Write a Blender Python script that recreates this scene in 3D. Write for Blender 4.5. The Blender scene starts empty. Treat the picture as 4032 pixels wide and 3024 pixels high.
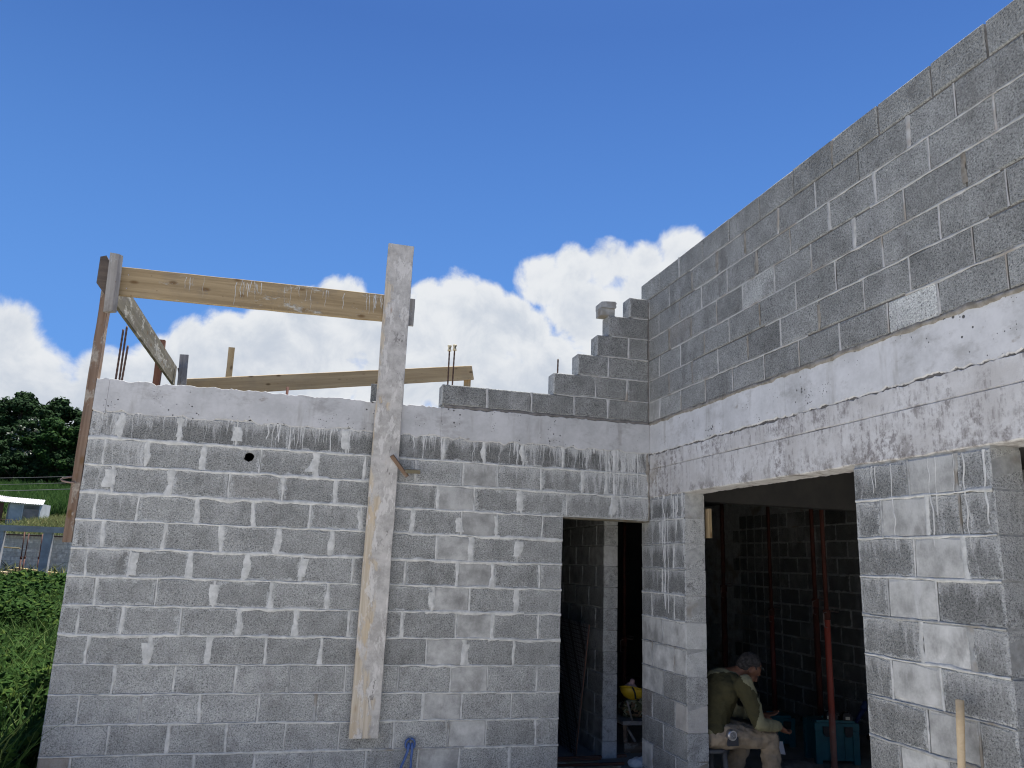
import bpy, math, random
import numpy as np
from mathutils import Vector, Matrix

random.seed(7)
rng = np.random.default_rng(7)
R = math.radians
S = bpy.context.scene
COL = S.collection

# ------------------------------------------------------------------ camera
yaw, pitch, roll = 0.258077, 0.223325, 0.036624
fw = Vector((math.sin(yaw)*math.cos(pitch), math.cos(yaw)*math.cos(pitch), math.sin(pitch)))
rt = Vector((math.cos(yaw), -math.sin(yaw), 0)); up = rt.cross(fw)
rt2 = rt*math.cos(roll)+up*math.sin(roll); up2 = -rt*math.sin(roll)+up*math.cos(roll)
cam = bpy.data.cameras.new('camera'); co = bpy.data.objects.new('camera', cam); COL.objects.link(co)
cam.sensor_width = 36; cam.lens = 27.61; cam.clip_end = 3000; cam.clip_start = 0.05
m3 = Matrix((rt2, up2, -fw)).transposed()
co.matrix_world = Matrix.Translation((-2.9711, -6.3829, -0.7954)) @ m3.to_4x4()
S.camera = co

# ------------------------------------------------------------------ exposure
S.view_settings.view_transform = 'Standard'; S.view_settings.look = 'None'
S.view_settings.gamma = 1; S.view_settings.use_curve_mapping = False
S.view_settings.exposure = 1.50
S.render.engine = 'CYCLES'
S.cycles.filter_width = 1.15; S.cycles.max_bounces = 8; S.cycles.diffuse_bounces = 5

# ------------------------------------------------------------------ node helpers
def sock(nt, s, v):
    if v is None: return
    if isinstance(v, bpy.types.NodeSocket): nt.links.new(v, s)
    else:
        if s.type == 'RGBA' and isinstance(v, (tuple, list)) and len(v) == 3: v = (*v, 1)
        s.default_value = v
def nd(nt, typ, ins=None, **pr):
    n = nt.nodes.new('ShaderNode'+typ)
    for k, v in pr.items(): setattr(n, k, v)
    for k, v in (ins or {}).items(): sock(nt, n.inputs[k], v)
    return n
def noise(nt, vec, sc, det=3, rough=.55, dist=0, out='Fac'):
    return nd(nt, 'TexNoise', {'Vector': vec, 'Scale': sc, 'Detail': det, 'Roughness': rough, 'Distortion': dist}).outputs[out]
def voro(nt, vec, sc, feat='F1', out='Distance', rnd=1.0):
    return nd(nt, 'TexVoronoi', {'Vector': vec, 'Scale': sc, 'Randomness': rnd}, feature=feat).outputs[out]
def mth(nt, op, a, b=None, c=None, clamp=False):
    n = nd(nt, 'Math', operation=op, use_clamp=clamp); sock(nt, n.inputs[0], a)
    if b is not None: sock(nt, n.inputs[1], b)
    if c is not None: sock(nt, n.inputs[2], c)
    return n.outputs[0]
def mix(nt, f, a, b, mode='MIX'):
    n = nd(nt, 'Mix', data_type='RGBA', blend_type=mode); sock(nt, n.inputs[0], f); sock(nt, n.inputs[6], a); sock(nt, n.inputs[7], b)
    return n.outputs[2]
def mr(nt, v, a, b, c=0., d=1., smooth=True):
    n = nd(nt, 'MapRange', interpolation_type='SMOOTHSTEP' if smooth else 'LINEAR', clamp=True)
    for i, x in enumerate((v, a, b, c, d)): sock(nt, n.inputs[i], x)
    return n.outputs[0]
def sep(nt, v):
    n = nd(nt, 'SeparateXYZ', {0: v}); return n.outputs
def comb(nt, x, y, z):
    return nd(nt, 'CombineXYZ', {0: x, 1: y, 2: z}).outputs[0]
def vscale(nt, v, s):
    return nd(nt, 'VectorMath', {0: v, 1: s}, operation='MULTIPLY').outputs[0]
def vadd(nt, v, s):
    return nd(nt, 'VectorMath', {0: v, 1: s}, operation='ADD').outputs[0]
def mat(name, rough=.85, spec=.3):
    m = bpy.data.materials.new(name); m.use_nodes = True; nt = m.node_tree
    b = nt.nodes['Principled BSDF']; b.inputs['Roughness'].default_value = rough
    b.inputs['Specular IOR Level'].default_value = spec
    return m, nt, b
def setc(nt, b, c): sock(nt, b.inputs['Base Color'], c)
def bump(nt, b, h, st=.5, d=.005):
    n = nd(nt, 'Bump', {'Strength': st, 'Distance': d, 'Height': h}); nt.links.new(n.outputs[0], b.inputs['Normal'])
def wpos(nt): return nd(nt, 'NewGeometry').outputs['Position']
def isl(nt): return nd(nt, 'NewGeometry').outputs['Random Per Island']
def ocoord(nt): return nd(nt, 'TexCoord').outputs['Object']
def oatt(nt, name): return nd(nt, 'Attribute', attribute_type='OBJECT', attribute_name=name).outputs['Fac']

# ------------------------------------------------------------------ world: sky with cumulus
SUN_DIR = Vector((0.5, 0.80, 0)).normalized(); SUN_EL = R(74)
w = bpy.data.worlds.new('World'); S.world = w; w.use_nodes = True; nt = w.node_tree
nt.nodes.clear()
wo = nd(nt, 'OutputWorld'); bg = nd(nt, 'Background'); nt.links.new(bg.outputs[0], wo.inputs[0])
SKY_STR = 0.05; SKY_TINT = (.35, .555, .84)
bg.inputs['Strength'].default_value = SKY_STR
sky = nt.nodes.new('ShaderNodeTexSky'); sky.sky_type = 'NISHITA'; sky.sun_disc = False
sky.sun_elevation = SUN_EL; sky.sun_rotation = math.atan2(SUN_DIR.x, SUN_DIR.y)
sky.air_density = 1.0; sky.dust_density = 0.4; sky.ozone_density = 5.0; sky.altitude = 200
d = nd(nt, 'TexCoord').outputs['Generated']
dx, dy, dz = sep(nt, d)
BL = [ (-0.3334,0.9228,0.1932,0.0576),(-0.3177,0.9242,0.2120,0.0394),(-0.3002,0.9351,0.1883,0.0455),(-0.2798,0.9459,0.1643,0.0364),(-0.3038,0.9400,0.1553,0.0667),(-0.1670,0.9624,0.2142,0.0333),(-0.1360,0.9629,0.2330,0.0333),(-0.0979,0.9641,0.2468,0.0364),(-0.0550,0.9654,0.2551,0.0394),(-0.0131,0.9579,0.2869,0.0333),(0.0311,0.9523,0.3036,0.0333),(0.1397,0.9395,0.3129,0.0333),(0.1723,0.9280,0.3302,0.0303),(0.2019,0.9258,0.3197,0.0273),(0.1279,0.9528,0.2753,0.0545),(0.2085,0.9425,0.2613,0.0545),(0.2633,0.9244,0.2759,0.0394),(0.2961,0.9196,0.2581,0.0333),(0.0223,0.9715,0.2359,0.0606),(-0.0798,0.9750,0.2073,0.0576),(0.1021,0.9707,0.2174,0.0606),(0.2727,0.8964,0.3494,0.0333),(0.3073,0.8802,0.3618,0.0303),(0.3484,0.8635,0.3647,0.0333),(0.3883,0.8454,0.3668,0.0303),(0.4253,0.8228,0.3769,0.0333),(0.3267,0.8935,0.3080,0.0515),(0.3851,0.8689,0.3109,0.0606),(0.4379,0.8350,0.3332,0.0545),(0.1828,0.9381,0.2942,0.0455),(0.2391,0.9245,0.2968,0.0333),(0.0547,0.9570,0.2848,0.0364),(-0.0676,0.9702,0.2327,0.0455),(-0.2213,0.9577,0.1838,0.0394),(-0.1851,0.9661,0.1800,0.0455),(-0.1317,0.9736,0.1865,0.0515),(-0.0190,0.9818,0.1891,0.0545),(0.1650,0.9611,0.2214,0.0576),(0.2441,0.9447,0.2188,0.0545),(0.2906,0.9311,0.2203,0.0455),(0.0048,0.9660,0.2586,0.0394),(0.0742,0.9579,0.2773,0.0424),(-0.2406,0.9585,0.1530,0.0364) ]
n1 = noise(nt, d, 15, 8, .60, .3)
n2 = noise(nt, vadd(nt, d, (.004, -.0, .012)), 15, 8, .60, .3)
n3 = noise(nt, d, 5, 4, .5)
env = None
for x, y, z, r in BL:
    dist = nd(nt, 'VectorMath', {0: d, 1: (x, y, z)}, operation='DISTANCE').outputs['Value']
    e = mth(nt, 'MULTIPLY_ADD', mth(nt, 'POWER', mth(nt, 'DIVIDE', dist, r*1.08), 2.0), -1.0, 1.0)
    env = e if env is None else mth(nt, 'SMOOTH_MAX', env, e, .25)
# a general belt of the same cumulus all round the horizon (low elevations)
belt = mth(nt, 'SUBTRACT', mr(nt, n3, .36, .56, -1.2, 1.0, False), mth(nt, 'MULTIPLY', mth(nt, 'ABSOLUTE', mth(nt, 'SUBTRACT', dz, .17)), 5.5))
vd = nd(nt, 'VectorMath', {0: d, 1: (0.07, 0.955, 0.288)}, operation='DISTANCE').outputs['Value']
belt = mth(nt, 'SUBTRACT', belt, mr(nt, vd, .50, .62, 4., 0.))
env = mth(nt, 'MAXIMUM', env, belt)
dens = mth(nt, 'MULTIPLY_ADD', mth(nt, 'SUBTRACT', n1, .5), 2.6, env)
alpha = mr(nt, dens, -.12, .56)
low = mr(nt, dz, .02, .19, .38, 0.)               # thin low veil near the horizon
alpha = mth(nt, 'MAXIMUM', alpha, mth(nt, 'MULTIPLY', low, mr(nt, n3, .3, .7, .55, 1.)))
lit = mth(nt, 'MULTIPLY_ADD', mth(nt, 'SUBTRACT', n1, n2), 1.9, mr(nt, dens, .1, 1.4, .82, .36, False))
lit = mth(nt, 'ADD', lit, mr(nt, dz, .17, .36, -.16, .22, False))
lit = mth(nt, 'MULTIPLY_ADD', mth(nt, 'SUBTRACT', n3, .5), 1.5, lit)
CL = 5.6
ccol = mix(nt, mr(nt, lit, .1, .95), (CL*.72, CL*.79, CL*.90), (CL*1.03, CL*1.06, CL*1.10))
blue = mix(nt, 1., sky.outputs[0], SKY_TINT, 'MULTIPLY')
blue = mix(nt, mr(nt, dz, .10, .60, .95, 0., False), blue, (1.05, 2.6, 6.0))     # air brightening evenly towards the horizon
fin = mix(nt, alpha, blue, ccol)
nt.links.new(fin, bg.inputs['Color'])

# ------------------------------------------------------------------ sun
sl = bpy.data.lights.new('sun', 'SUN'); sl.energy = 5.0; sl.angle = R(.6); sl.color = (1, .95, .87)
so = bpy.data.objects.new('sun', sl); COL.objects.link(so)
sd = Vector((SUN_DIR.x*math.cos(SUN_EL), SUN_DIR.y*math.cos(SUN_EL), math.sin(SUN_EL)))
so.rotation_euler = (-sd).to_track_quat('-Z', 'Y').to_euler(); so.location = (20, 12, 30)

# ------------------------------------------------------------------ materials
def block_mat():
    m, nt, b = mat('concrete block', .95, .15)
    p = wpos(nt); px, py, pz = sep(nt, p)
    tone, sm, kind, bw, bh, eff, warm = (oatt(nt, k) for k in ('tone', 'smear', 'smooth', 'bw', 'bh', 'eff', 'warm'))
    g = nd(nt, 'TexCoord').outputs['Generated']; gx, gy, gz = sep(nt, g)
    ag = noise(nt, p, 90, 3, .75); ag2 = noise(nt, p, 210, 2, .7)
    vo = voro(nt, p, 120)
    med = noise(nt, p, 7, 4, .6); big = noise(nt, p, 2.2, 2, .5)
    spk = mth(nt, 'MULTIPLY_ADD', mth(nt, 'SUBTRACT', ag2, .5), .7, ag)
    spk = mth(nt, 'MULTIPLY_ADD', mth(nt, 'SUBTRACT', vo, .45), .25, spk)
    rough = mix(nt, mr(nt, spk, .26, .76), (.148, .155, .153), (.375, .385, .378))
    rough = mix(nt, mr(nt, spk, .36, .29), rough, (.05, .05, .055))
    sm_c = mix(nt, mr(nt, mth(nt, 'MULTIPLY_ADD', ag, .35, med), .45, .9), (.245, .25, .245), (.35, .355, .348))
    base = mix(nt, kind, rough, sm_c)
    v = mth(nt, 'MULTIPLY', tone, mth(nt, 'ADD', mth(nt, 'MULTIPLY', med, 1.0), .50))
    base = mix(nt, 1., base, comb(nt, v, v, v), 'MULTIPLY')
    # dark grime patches on the face
    base = mix(nt, mth(nt, 'MULTIPLY', mr(nt, noise(nt, vscale(nt, p, (5, 5, 3)), 1., 5, .65), .54, .72), .48), base, (.095, .09, .088))
    base = mix(nt, mth(nt, 'MULTIPLY', warm, mr(nt, med, .3, .7, .4, 1.)), base, (.17, .125, .09))
    # mortar smeared over the edges
    d1 = mth(nt, 'MULTIPLY', mth(nt, 'MINIMUM', gx, mth(nt, 'SUBTRACT', 1., gx)), bw)
    d2 = mth(nt, 'MULTIPLY', mth(nt, 'MINIMUM', gz, mth(nt, 'SUBTRACT', 1., gz)), bh)
    dd = mth(nt, 'MINIMUM', d1, mth(nt, 'MULTIPLY', d2, 1.5))
    n = noise(nt, p, 13, 6, .72)
    thr = mth(nt, 'MULTIPLY', mth(nt, 'MULTIPLY', sm, .24), mth(nt, 'SUBTRACT', n, .37))
    sfac = mr(nt, mth(nt, 'SUBTRACT', thr, dd), -.006, .010)
    sfac = mth(nt, 'MULTIPLY', sfac, mr(nt, spk, .28, .60, .25, .95))
    mc = mix(nt, mr(nt, noise(nt, p, 18, 4, .6), .3, .7), (.40, .415, .415), (.52, .535, .535))
    base = mix(nt, sfac, base, mc)
    # lime streaks running down
    u = mth(nt, 'ADD', px, py)
    uw = mth(nt, 'MULTIPLY_ADD', noise(nt, p, 7, 4), .07, u)
    st = noise(nt, comb(nt, mth(nt, 'MULTIPLY', uw, 17.), 0., mth(nt, 'MULTIPLY', pz, 1.5)), 1., 5, .7)
    sf = mr(nt, mth(nt, 'MULTIPLY_ADD', eff, .36, st), .70, .86)
    sf = mth(nt, 'MULTIPLY', sf, mr(nt, spk, .25, .6, .35, .9))
    base = mix(nt, sf, base, (.54, .55, .55))
    # cement wash run down from the cast band over the top of a course, and a thin patchy film elsewhere
    tw = mth(nt, 'MULTIPLY', mr(nt, mth(nt, 'MULTIPLY_ADD', gz, .55, mth(nt, 'MULTIPLY', st, 1.1)), .86, 1.06), mth(nt, 'MULTIPLY', eff, 1.7, clamp=True))
    base = mix(nt, mth(nt, 'MULTIPLY', tw, mr(nt, spk, .2, .6, .35, .9)), base, (.47, .48, .48))
    wn = noise(nt, vscale(nt, p, (2.2, 2.2, 1.4)), 1., 7, .68)
    ws = mth(nt, 'MULTIPLY', mr(nt, wn, .50, .70, 0., .55), mr(nt, spk, .25, .65, .3, 1.))
    base = mix(nt, ws, base, (.43, .44, .44))
    setc(nt, b, base)
    h = mth(nt, 'MULTIPLY', spk, mth(nt, 'SUBTRACT', 1.05, kind))
    bump(nt, b, mth(nt, 'ADD', h, mth(nt, 'MULTIPLY', sfac, .3)), .9, .006)
    return m
BLOCK = block_mat()

def mortar_mat(name, c1, c2, c3=None):
    m, nt, b = mat(name, .95, .15); p = wpos(nt)
    n = noise(nt, p, 16, 5, .65); g = noise(nt, p, 130, 3, .7)
    c = mix(nt, mr(nt, n, .32, .68), c1, c2)
    if c3: c = mix(nt, mr(nt, noise(nt, p, 3.1, 3, .6), .52, .66), c, c3)
    c = mix(nt, mr(nt, g, .60, .75, 0., .35), c, (.16, .16, .16))
    setc(nt, b, c); bump(nt, b, mth(nt, 'ADD', n, mth(nt, 'MULTIPLY', g, .4)), .7, .004)
    return m
MORTAR = mortar_mat('pale mortar', (.38, .39, .385), (.55, .56, .55))
MORTAR_G = mortar_mat('grey mortar', (.25, .26, .26), (.38, .39, .39), (.22, .20, .17))
MORTAR_L = mortar_mat('light grey mortar', (.34, .345, .345), (.46, .465, .47), (.30, .28, .25))
MORTAR_D = mortar_mat('dark fresh mortar', (.12, .115, .11), (.20, .19, .18))
MORTAR_B = mortar_mat('brownish mortar', (.17, .155, .13), (.30, .285, .26))
LIME = mortar_mat('lime run', (.44, .45, .45), (.56, .57, .57))

def beam_mat(k_):
    m, nt, b = mat('cast concrete', .8, .25); p = wpos(nt); px, py, pz = sep(nt, p)
    u = mth(nt, 'ADD', px, py)
    n = noise(nt, p, 4, 5, .6); f = noise(nt, p, 40, 3, .6)
    c = mix(nt, mr(nt, mth(nt, 'MULTIPLY_ADD', f, .3, n), .4, .9), (.47, .48, .49), (.62, .63, .645))
    c = mix(nt, mr(nt, noise(nt, comb(nt, mth(nt, 'MULTIPLY', u, 9.), 0., mth(nt, 'MULTIPLY', pz, 1.6)), 1., 4, .6), .56, .72, 0., .55), c, (.33, .325, .31))
    pit = voro(nt, p, 26); pm = noise(nt, p, 3, 3, .6)
    hole = mr(nt, mth(nt, 'SUBTRACT', mth(nt, 'MULTIPLY', mr(nt, pm, .46, .70), .24), pit), -.01, .03)
    pit2 = voro(nt, vadd(nt, p, (3, 1, 2)), 55)
    hole2 = mr(nt, mth(nt, 'SUBTRACT', mth(nt, 'MULTIPLY', mr(nt, noise(nt, p, 6, 2), .5, .7), .22), pit2), -.01, .03)
    ho = mth(nt, 'MAXIMUM', hole, hole2)
    c = mix(nt, ho, c, (.10, .10, .10))
    br = mr(nt, noise(nt, vscale(nt, p, (4, 4, 7)), 1.3, 5, .6), .64, .72, 0., .6)
    c = mix(nt, br, c, (.24, .21, .17))
    gr = noise(nt, vscale(nt, p, (3, 3, 5)), 1., 7, .72)
    c = mix(nt, mr(nt, gr, .50, .68, 0., .5), c, (.25, .245, .235))
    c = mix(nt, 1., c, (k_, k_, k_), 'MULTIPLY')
    setc(nt, b, c)
    bump(nt, b, mth(nt, 'SUBTRACT', mth(nt, 'MULTIPLY', n, .4), ho), .8, .008)
    return m
BEAM = beam_mat(.78); BEAM_B = beam_mat(.98)  # side band paler: fresher cast, with the stronger light it gets put into colour

def lintel_mat():
    m, nt, b = mat('weathered lintel concrete', .85, .2); p = wpos(nt); px, py, pz = sep(nt, p)
    u = mth(nt, 'ADD', px, py)
    n = noise(nt, p, 3.5, 5, .6)
    c = mix(nt, mr(nt, n, .35, .7), (.46, .455, .45), (.60, .605, .61))
    uw = mth(nt, 'MULTIPLY_ADD', noise(nt, p, 8, 3), .03, u)
    st = noise(nt, comb(nt, mth(nt, 'MULTIPLY', uw, 24.), 0., mth(nt, 'MULTIPLY', pz, 2.6)), 1., 6, .72)
    big = noise(nt, p, 1.7, 3, .6)
    mold = mr(nt, mth(nt, 'MULTIPLY_ADD', big, .75, mth(nt, 'MULTIPLY', st, .9)), .74, .96)
    blot = mr(nt, noise(nt, p, 22, 5, .75), .42, .60)
    c = mix(nt, mth(nt, 'MULTIPLY', mth(nt, 'MULTIPLY', mold, blot), .85), c, (.17, .155, .155))
    lo = mr(nt, pz, -.05, -.2)
    c = mix(nt, mth(nt, 'MULTIPLY', mth(nt, 'MULTIPLY', lo, mr(nt, noise(nt, p, 5, 6, .75), .48, .60)), .7), c, (.15, .135, .125))
    c = mix(nt, mr(nt, st, .60, .70, 0., .75), c, (.66, .665, .67))
    c = mix(nt, mth(nt, 'MULTIPLY', mr(nt, u, -.6, -.05), mr(nt, noise(nt, p, 4, 4), .45, .65, 0., .6)), c, (.25, .22, .18))
    setc(nt, b, c); bump(nt, b, noise(nt, p, 30, 5, .7), .5, .004)
    return m
LINTEL = lintel_mat()

def wood_mat(name, c1, c2, knot=(.12, .07, .03), cem=0., cemc=(.40, .40, .39), dirt=.3, knots=True):
    m, nt, b = mat(name, .8, .2); p = ocoord(nt)
    rnd = nd(nt, 'ObjectInfo').outputs['Random']
    p = vadd(nt, p, comb(nt, mth(nt, 'MULTIPLY', rnd, 37.), mth(nt, 'MULTIPLY', rnd, 11.), mth(nt, 'MULTIPLY', rnd, 5.)))
    g = noise(nt, vscale(nt, p, (1.2, 38, 38)), 1., 4, .65, .5)
    wv = noise(nt, vscale(nt, p, (.7, 9, 9)), 1., 3, .5, .6)
    c = mix(nt, mr(nt, mth(nt, 'ADD', mth(nt, 'MULTIPLY', g, .6), mth(nt, 'MULTIPLY', wv, .5)), .38, .72), c1, c2)
    if knots:
        k = voro(nt, vscale(nt, p, (4.2, 9, 9)), 1.)
        c = mix(nt, mr(nt, k, .20, .07, 0., .85), c, knot)
        k2 = voro(nt, vscale(nt, vadd(nt, p, (.3, .2, .1)), (13, 20, 20)), 1.)
        c = mix(nt, mr(nt, k2, .11, .05, 0., .55), c, knot)
    c = mix(nt, mth(nt, 'MULTIPLY', mr(nt, noise(nt, p, 4, 5, .65), .48, .68), dirt), c, (.13, .115, .10))
    if cem:
        cn = noise(nt, vscale(nt, p, (3, 6, 6)), 1.2, 6, .7)
        cf = mr(nt, mth(nt, 'ADD', cn, cem*.3), .58, .66)
        cc = mix(nt, mr(nt, noise(nt, p, 30, 4, .7), .3, .7), tuple(x*.78 for x in cemc), tuple(x*1.15 for x in cemc))
        c = mix(nt, mth(nt, 'MULTIPLY', cf, .9), c, cc)
        c = mix(nt, mr(nt, noise(nt, vscale(nt, p, (9, 16, 16)), 1., 5, .75), .63, .68, 0., .6), c, (.16, .155, .15))
        bump(nt, b, mth(nt, 'ADD', mth(nt, 'MULTIPLY', g, .3), cf), .6, .004)
    else:
        bump(nt, b, g, .5, .003)
    setc(nt, b, c); return m
def plank_mat():
    m, nt, b = mat('cement caked plank wood', .85, .15); p = ocoord(nt); x, y, z = sep(nt, p)
    g = noise(nt, vscale(nt, p, (1.2, 40, 40)), 1., 4, .65, .5)
    c = mix(nt, mr(nt, g, .35, .68), (.40, .35, .275), (.53, .48, .40))
    c = mix(nt, mth(nt, 'MULTIPLY', mr(nt, noise(nt, p, 2.2, 4, .6), .45, .7), .5), c, (.50, .37, .21))
    f = mth(nt, 'ADD', noise(nt, vscale(nt, p, (2.6, 5, 8)), 1., 7, .68), mth(nt, 'ADD', mth(nt, 'MULTIPLY', z, 1.3), mth(nt, 'MULTIPLY', x, .05)))
    cf = mr(nt, f, .46, .55)
    cc = mix(nt, mr(nt, noise(nt, p, 9, 6, .75), .35, .65), (.30, .30, .295), (.47, .465, .455))
    c = mix(nt, mth(nt, 'MULTIPLY', cf, .88), c, cc)
    c = mix(nt, mr(nt, noise(nt, vscale(nt, p, (5, 12, 14)), 1., 6, .72), .54, .60, 0., .7), c, (.58, .57, .55))
    kn = voro(nt, vscale(nt, p, (2.3, 7, 7)), 1.)
    c = mix(nt, mr(nt, kn, .13, .05, 0., .8), c, (.22, .13, .07))
    dk = noise(nt, vscale(nt, p, (6, 13, 15)), 1., 6, .78)
    c = mix(nt, mth(nt, 'MULTIPLY', mr(nt, dk, .60, .645), mr(nt, z, -.05, .05, .25, .85)), c, (.15, .145, .14))
    setc(nt, b, c); bump(nt, b, mth(nt, 'ADD', mth(nt, 'MULTIPLY', g, .2), mth(nt, 'ADD', cf, dk)), .7, .005); return m
W_PLANK = plank_mat()
W_YEL = wood_mat('yellow pine board', (.215, .16, .09), (.34, .265, .16), cem=.02, cemc=(.38, .37, .33), dirt=.25)
W_PINE = wood_mat('fresh pine board', (.38, .27, .14), (.52, .39, .22), dirt=.15)
W_OLIVE = wood_mat('stained formwork board', (.105, .095, .065), (.19, .17, .125), cem=.2, cemc=(.32, .31, .27), dirt=.6)
W_BROWN = wood_mat('brown timber', (.12, .078, .055), (.215, .155, .115), cem=.18, cemc=(.30, .27, .23), dirt=.3)
W_RED = wood_mat('red brown timber', (.13, .055, .035), (.20, .10, .065), dirt=.3)
W_GREY = wood_mat('weathered grey timber', (.19, .18, .175), (.31, .30, .285), cem=.2, cemc=(.30, .30, .30), dirt=.5)
W_DARK = wood_mat('dark wet timber', (.06, .05, .045), (.11, .09, .075), dirt=.4)
W_HANDLE = wood_mat('ash tool handle', (.56, .42, .25), (.66, .52, .33), dirt=.08, knots=False)

def simple(name, c1, c2=None, sc=20, rough=.7, spec=.3, metal=0, bs=0, det=4):
    m, nt, b = mat(name, rough, spec); b.inputs['Metallic'].default_value = metal
    p = ocoord(nt); n = noise(nt, p, sc, det, .65)
    setc(nt, b, mix(nt, mr(nt, n, .3, .7), c1, c2 or tuple(x*.75 for x in c1)))
    if bs: bump(nt, b, n, bs, .004)
    return m
REBAR = simple('rusty rebar', (.045, .03, .027), (.09, .05, .035), 30, .8, bs=.5)
SHADED_RUST = simple('shaded rusty red steel', (.07, .022, .016), (.045, .018, .014), 14, .75, .15, bs=.2)  # rust, darkened further by room shade put into its colour
PROPRED = simple('red painted prop', (.30, .055, .035), (.19, .05, .035), 9, .55, .4)
PROPWORN = simple('worn red prop', (.27, .10, .075), (.36, .25, .21), 22, .7)
ZINC = simple('zinc tube', (.25, .22, .21), (.14, .09, .08), 20, .5, .5, .6)
CAPMAT = simple('cream plastic', (.55, .50, .36), (.48, .42, .28), 20, .5)
BLUE = simple('blue painted steel', (.035, .085, .27), (.06, .12, .30), 40, .55, .4, bs=.15)
BLUE_D = simple('dark blue painted steel', (.015, .03, .10), (.03, .06, .18), 40, .6, .4)
FLOORM = simple('dusty concrete floor', (.27, .26, .25), (.20, .19, .175), 3, .9, bs=.3)
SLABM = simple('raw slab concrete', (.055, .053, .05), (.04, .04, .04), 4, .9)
TEAL = simple('teal plastic', (.015, .13, .15), (.012, .10, .12), 12, .45, .45)
BLACKP = simple('black plastic', (.02, .02, .022), (.03, .03, .03), 30, .5, .4)
LABELM = simple('pale sticker', (.65, .63, .50), (.6, .58, .48), 60, .6)
PAPER = simple('white paper', (.7, .71, .73), (.62, .63, .66), 5, .8)
CLOTH_W = simple('white cloth', (.75, .76, .78), (.66, .68, .72), 8, .9, bs=.4)
YELLOWP = simple('yellow plastic', (.62, .42, .02), (.50, .33, .02), 14, .45, .45)
GLOVEM = simple('pinkish cloth', (.42, .30, .31), (.32, .22, .24), 20, .9, bs=.3)
STEEL = simple('brushed steel', (.55, .55, .56), (.42, .42, .44), 30, .35, .5, .8)
GREYPL = simple('grey plastic', (.11, .115, .12), (.08, .08, .085), 12, .6)

def camo():
    m, nt, b = mat('camouflage cloth', .95, .1); p = ocoord(nt)
    a = noise(nt, p, 14, 2, .5, .8); c_ = noise(nt, vadd(nt, p, (4, 2, 7)), 15, 2, .5, .8); e = noise(nt, vadd(nt, p, (9, 8, 1)), 17, 2, .5, .8)
    c = mix(nt, mr(nt, a, .50, .52), (.07, .075, .04), (.15, .10, .06))
    c = mix(nt, mr(nt, c_, .53, .55), c, (.20, .21, .15))
    c = mix(nt, mr(nt, e, .55, .57), c, (.015, .015, .014))
    setc(nt, b, c); return m
CAMO = camo()
def film_mat():
    # film-faced plywood with a repeated ring print in diagonal bands (flat print)
    m, nt, b = mat('printed film plywood', .5, .4); p = ocoord(nt); x, y, z = sep(nt, p)
    cx, cz = .05, .04
    fx = mth(nt, 'SUBTRACT', mth(nt, 'FRACT', mth(nt, 'DIVIDE', x, cx)), .5); fz = mth(nt, 'SUBTRACT', mth(nt, 'FRACT', mth(nt, 'DIVIDE', z, cz)), .5)
    rr = mth(nt, 'SQRT', mth(nt, 'ADD', mth(nt, 'POWER', mth(nt, 'MULTIPLY', fx, 1.25), 2.), mth(nt, 'POWER', fz, 2.)))
    ring = mth(nt, 'MULTIPLY', mr(nt, rr, .20, .24), mr(nt, rr, .40, .36))
    diag = mth(nt, 'FRACT', mth(nt, 'DIVIDE', mth(nt, 'ADD', mth(nt, 'MULTIPLY', x, .75), mth(nt, 'MULTIPLY', z, -.8)), .27))
    ring = mth(nt, 'MULTIPLY', ring, mr(nt, diag, .17, .19))
    c = mix(nt, ring, (.06, .045, .045), (.6, .62, .65)); setc(nt, b, c); return m
FILM = film_mat()

def leafm(name, c1, c2, c3, rough=.6, trans=.25):
    m, nt, b = mat(name, .9, .08); r = isl(nt)
    c = mix(nt, mr(nt, r, 0, .6, 0, 1, False), c1, c2); c = mix(nt, mr(nt, r, .75, 1., 0, 1, False), c, c3)
    setc(nt, b, c)
    if trans:
        t = nd(nt, 'BsdfTranslucent', {'Color': c}); ms = nd(nt, 'MixShader', {0: trans, 1: b.outputs[0], 2: t.outputs[0]})
        nt.links.new(ms.outputs[0], nt.nodes['Material Output'].inputs[0])
    return m
VINE = leafm('vine leaf', (.013, .036, .008), (.026, .060, .012), (.065, .10, .018))
GRASS = leafm('grass blade', (.022, .052, .014), (.04, .08, .02), (.08, .11, .035))
DRYG = leafm('dry grass blade', (.07, .09, .035), (.10, .115, .05), (.16, .15, .07))
CANE = leafm('cane blade', (.020, .050, .015), (.036, .078, .022), (.065, .11, .035))
TREE1 = leafm('dark tree leaf', (.010, .025, .011), (.017, .040, .015), (.030, .062, .02), .6, .12)
TREE2 = leafm('green tree leaf', (.012, .035, .011), (.02, .052, .014), (.045, .09, .02), .55, .2)
BLOSSOM = leafm('pale blossom', (.16, .18, .15), (.26, .28, .25), (.34, .36, .33), .8, .1)
PALMATE = leafm('grey green leaf', (.05, .10, .07), (.07, .13, .09), (.09, .16, .10))
BARK = simple('bark', (.07, .06, .05), (.04, .035, .03), 8, .95, bs=.6)
def ground_mat():
    m, nt, b = mat('earth', .95, .1); p = wpos(nt)
    c = mix(nt, mr(nt, noise(nt, p, .7, 5, .6), .35, .65), (.385, .37, .335), (.51, .49, .455))  # open yard out of view, kept pale to bounce light onto the walls
    px, py, pz = sep(nt, p)
    veg = mth(nt, 'MAXIMUM', mth(nt, 'MULTIPLY', mr(nt, px, -4.6, -5.0), mr(nt, py, -1.6, -.9)), mr(nt, py, 7., 9.))
    c = mix(nt, veg, c, mix(nt, noise(nt, p, 2.5, 4, .6), (.010, .022, .006), (.026, .05, .014)))
    setc(nt, b, c); bump(nt, b, noise(nt, p, 14, 5, .7), .6, .03); return m
GROUND = ground_mat()

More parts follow.
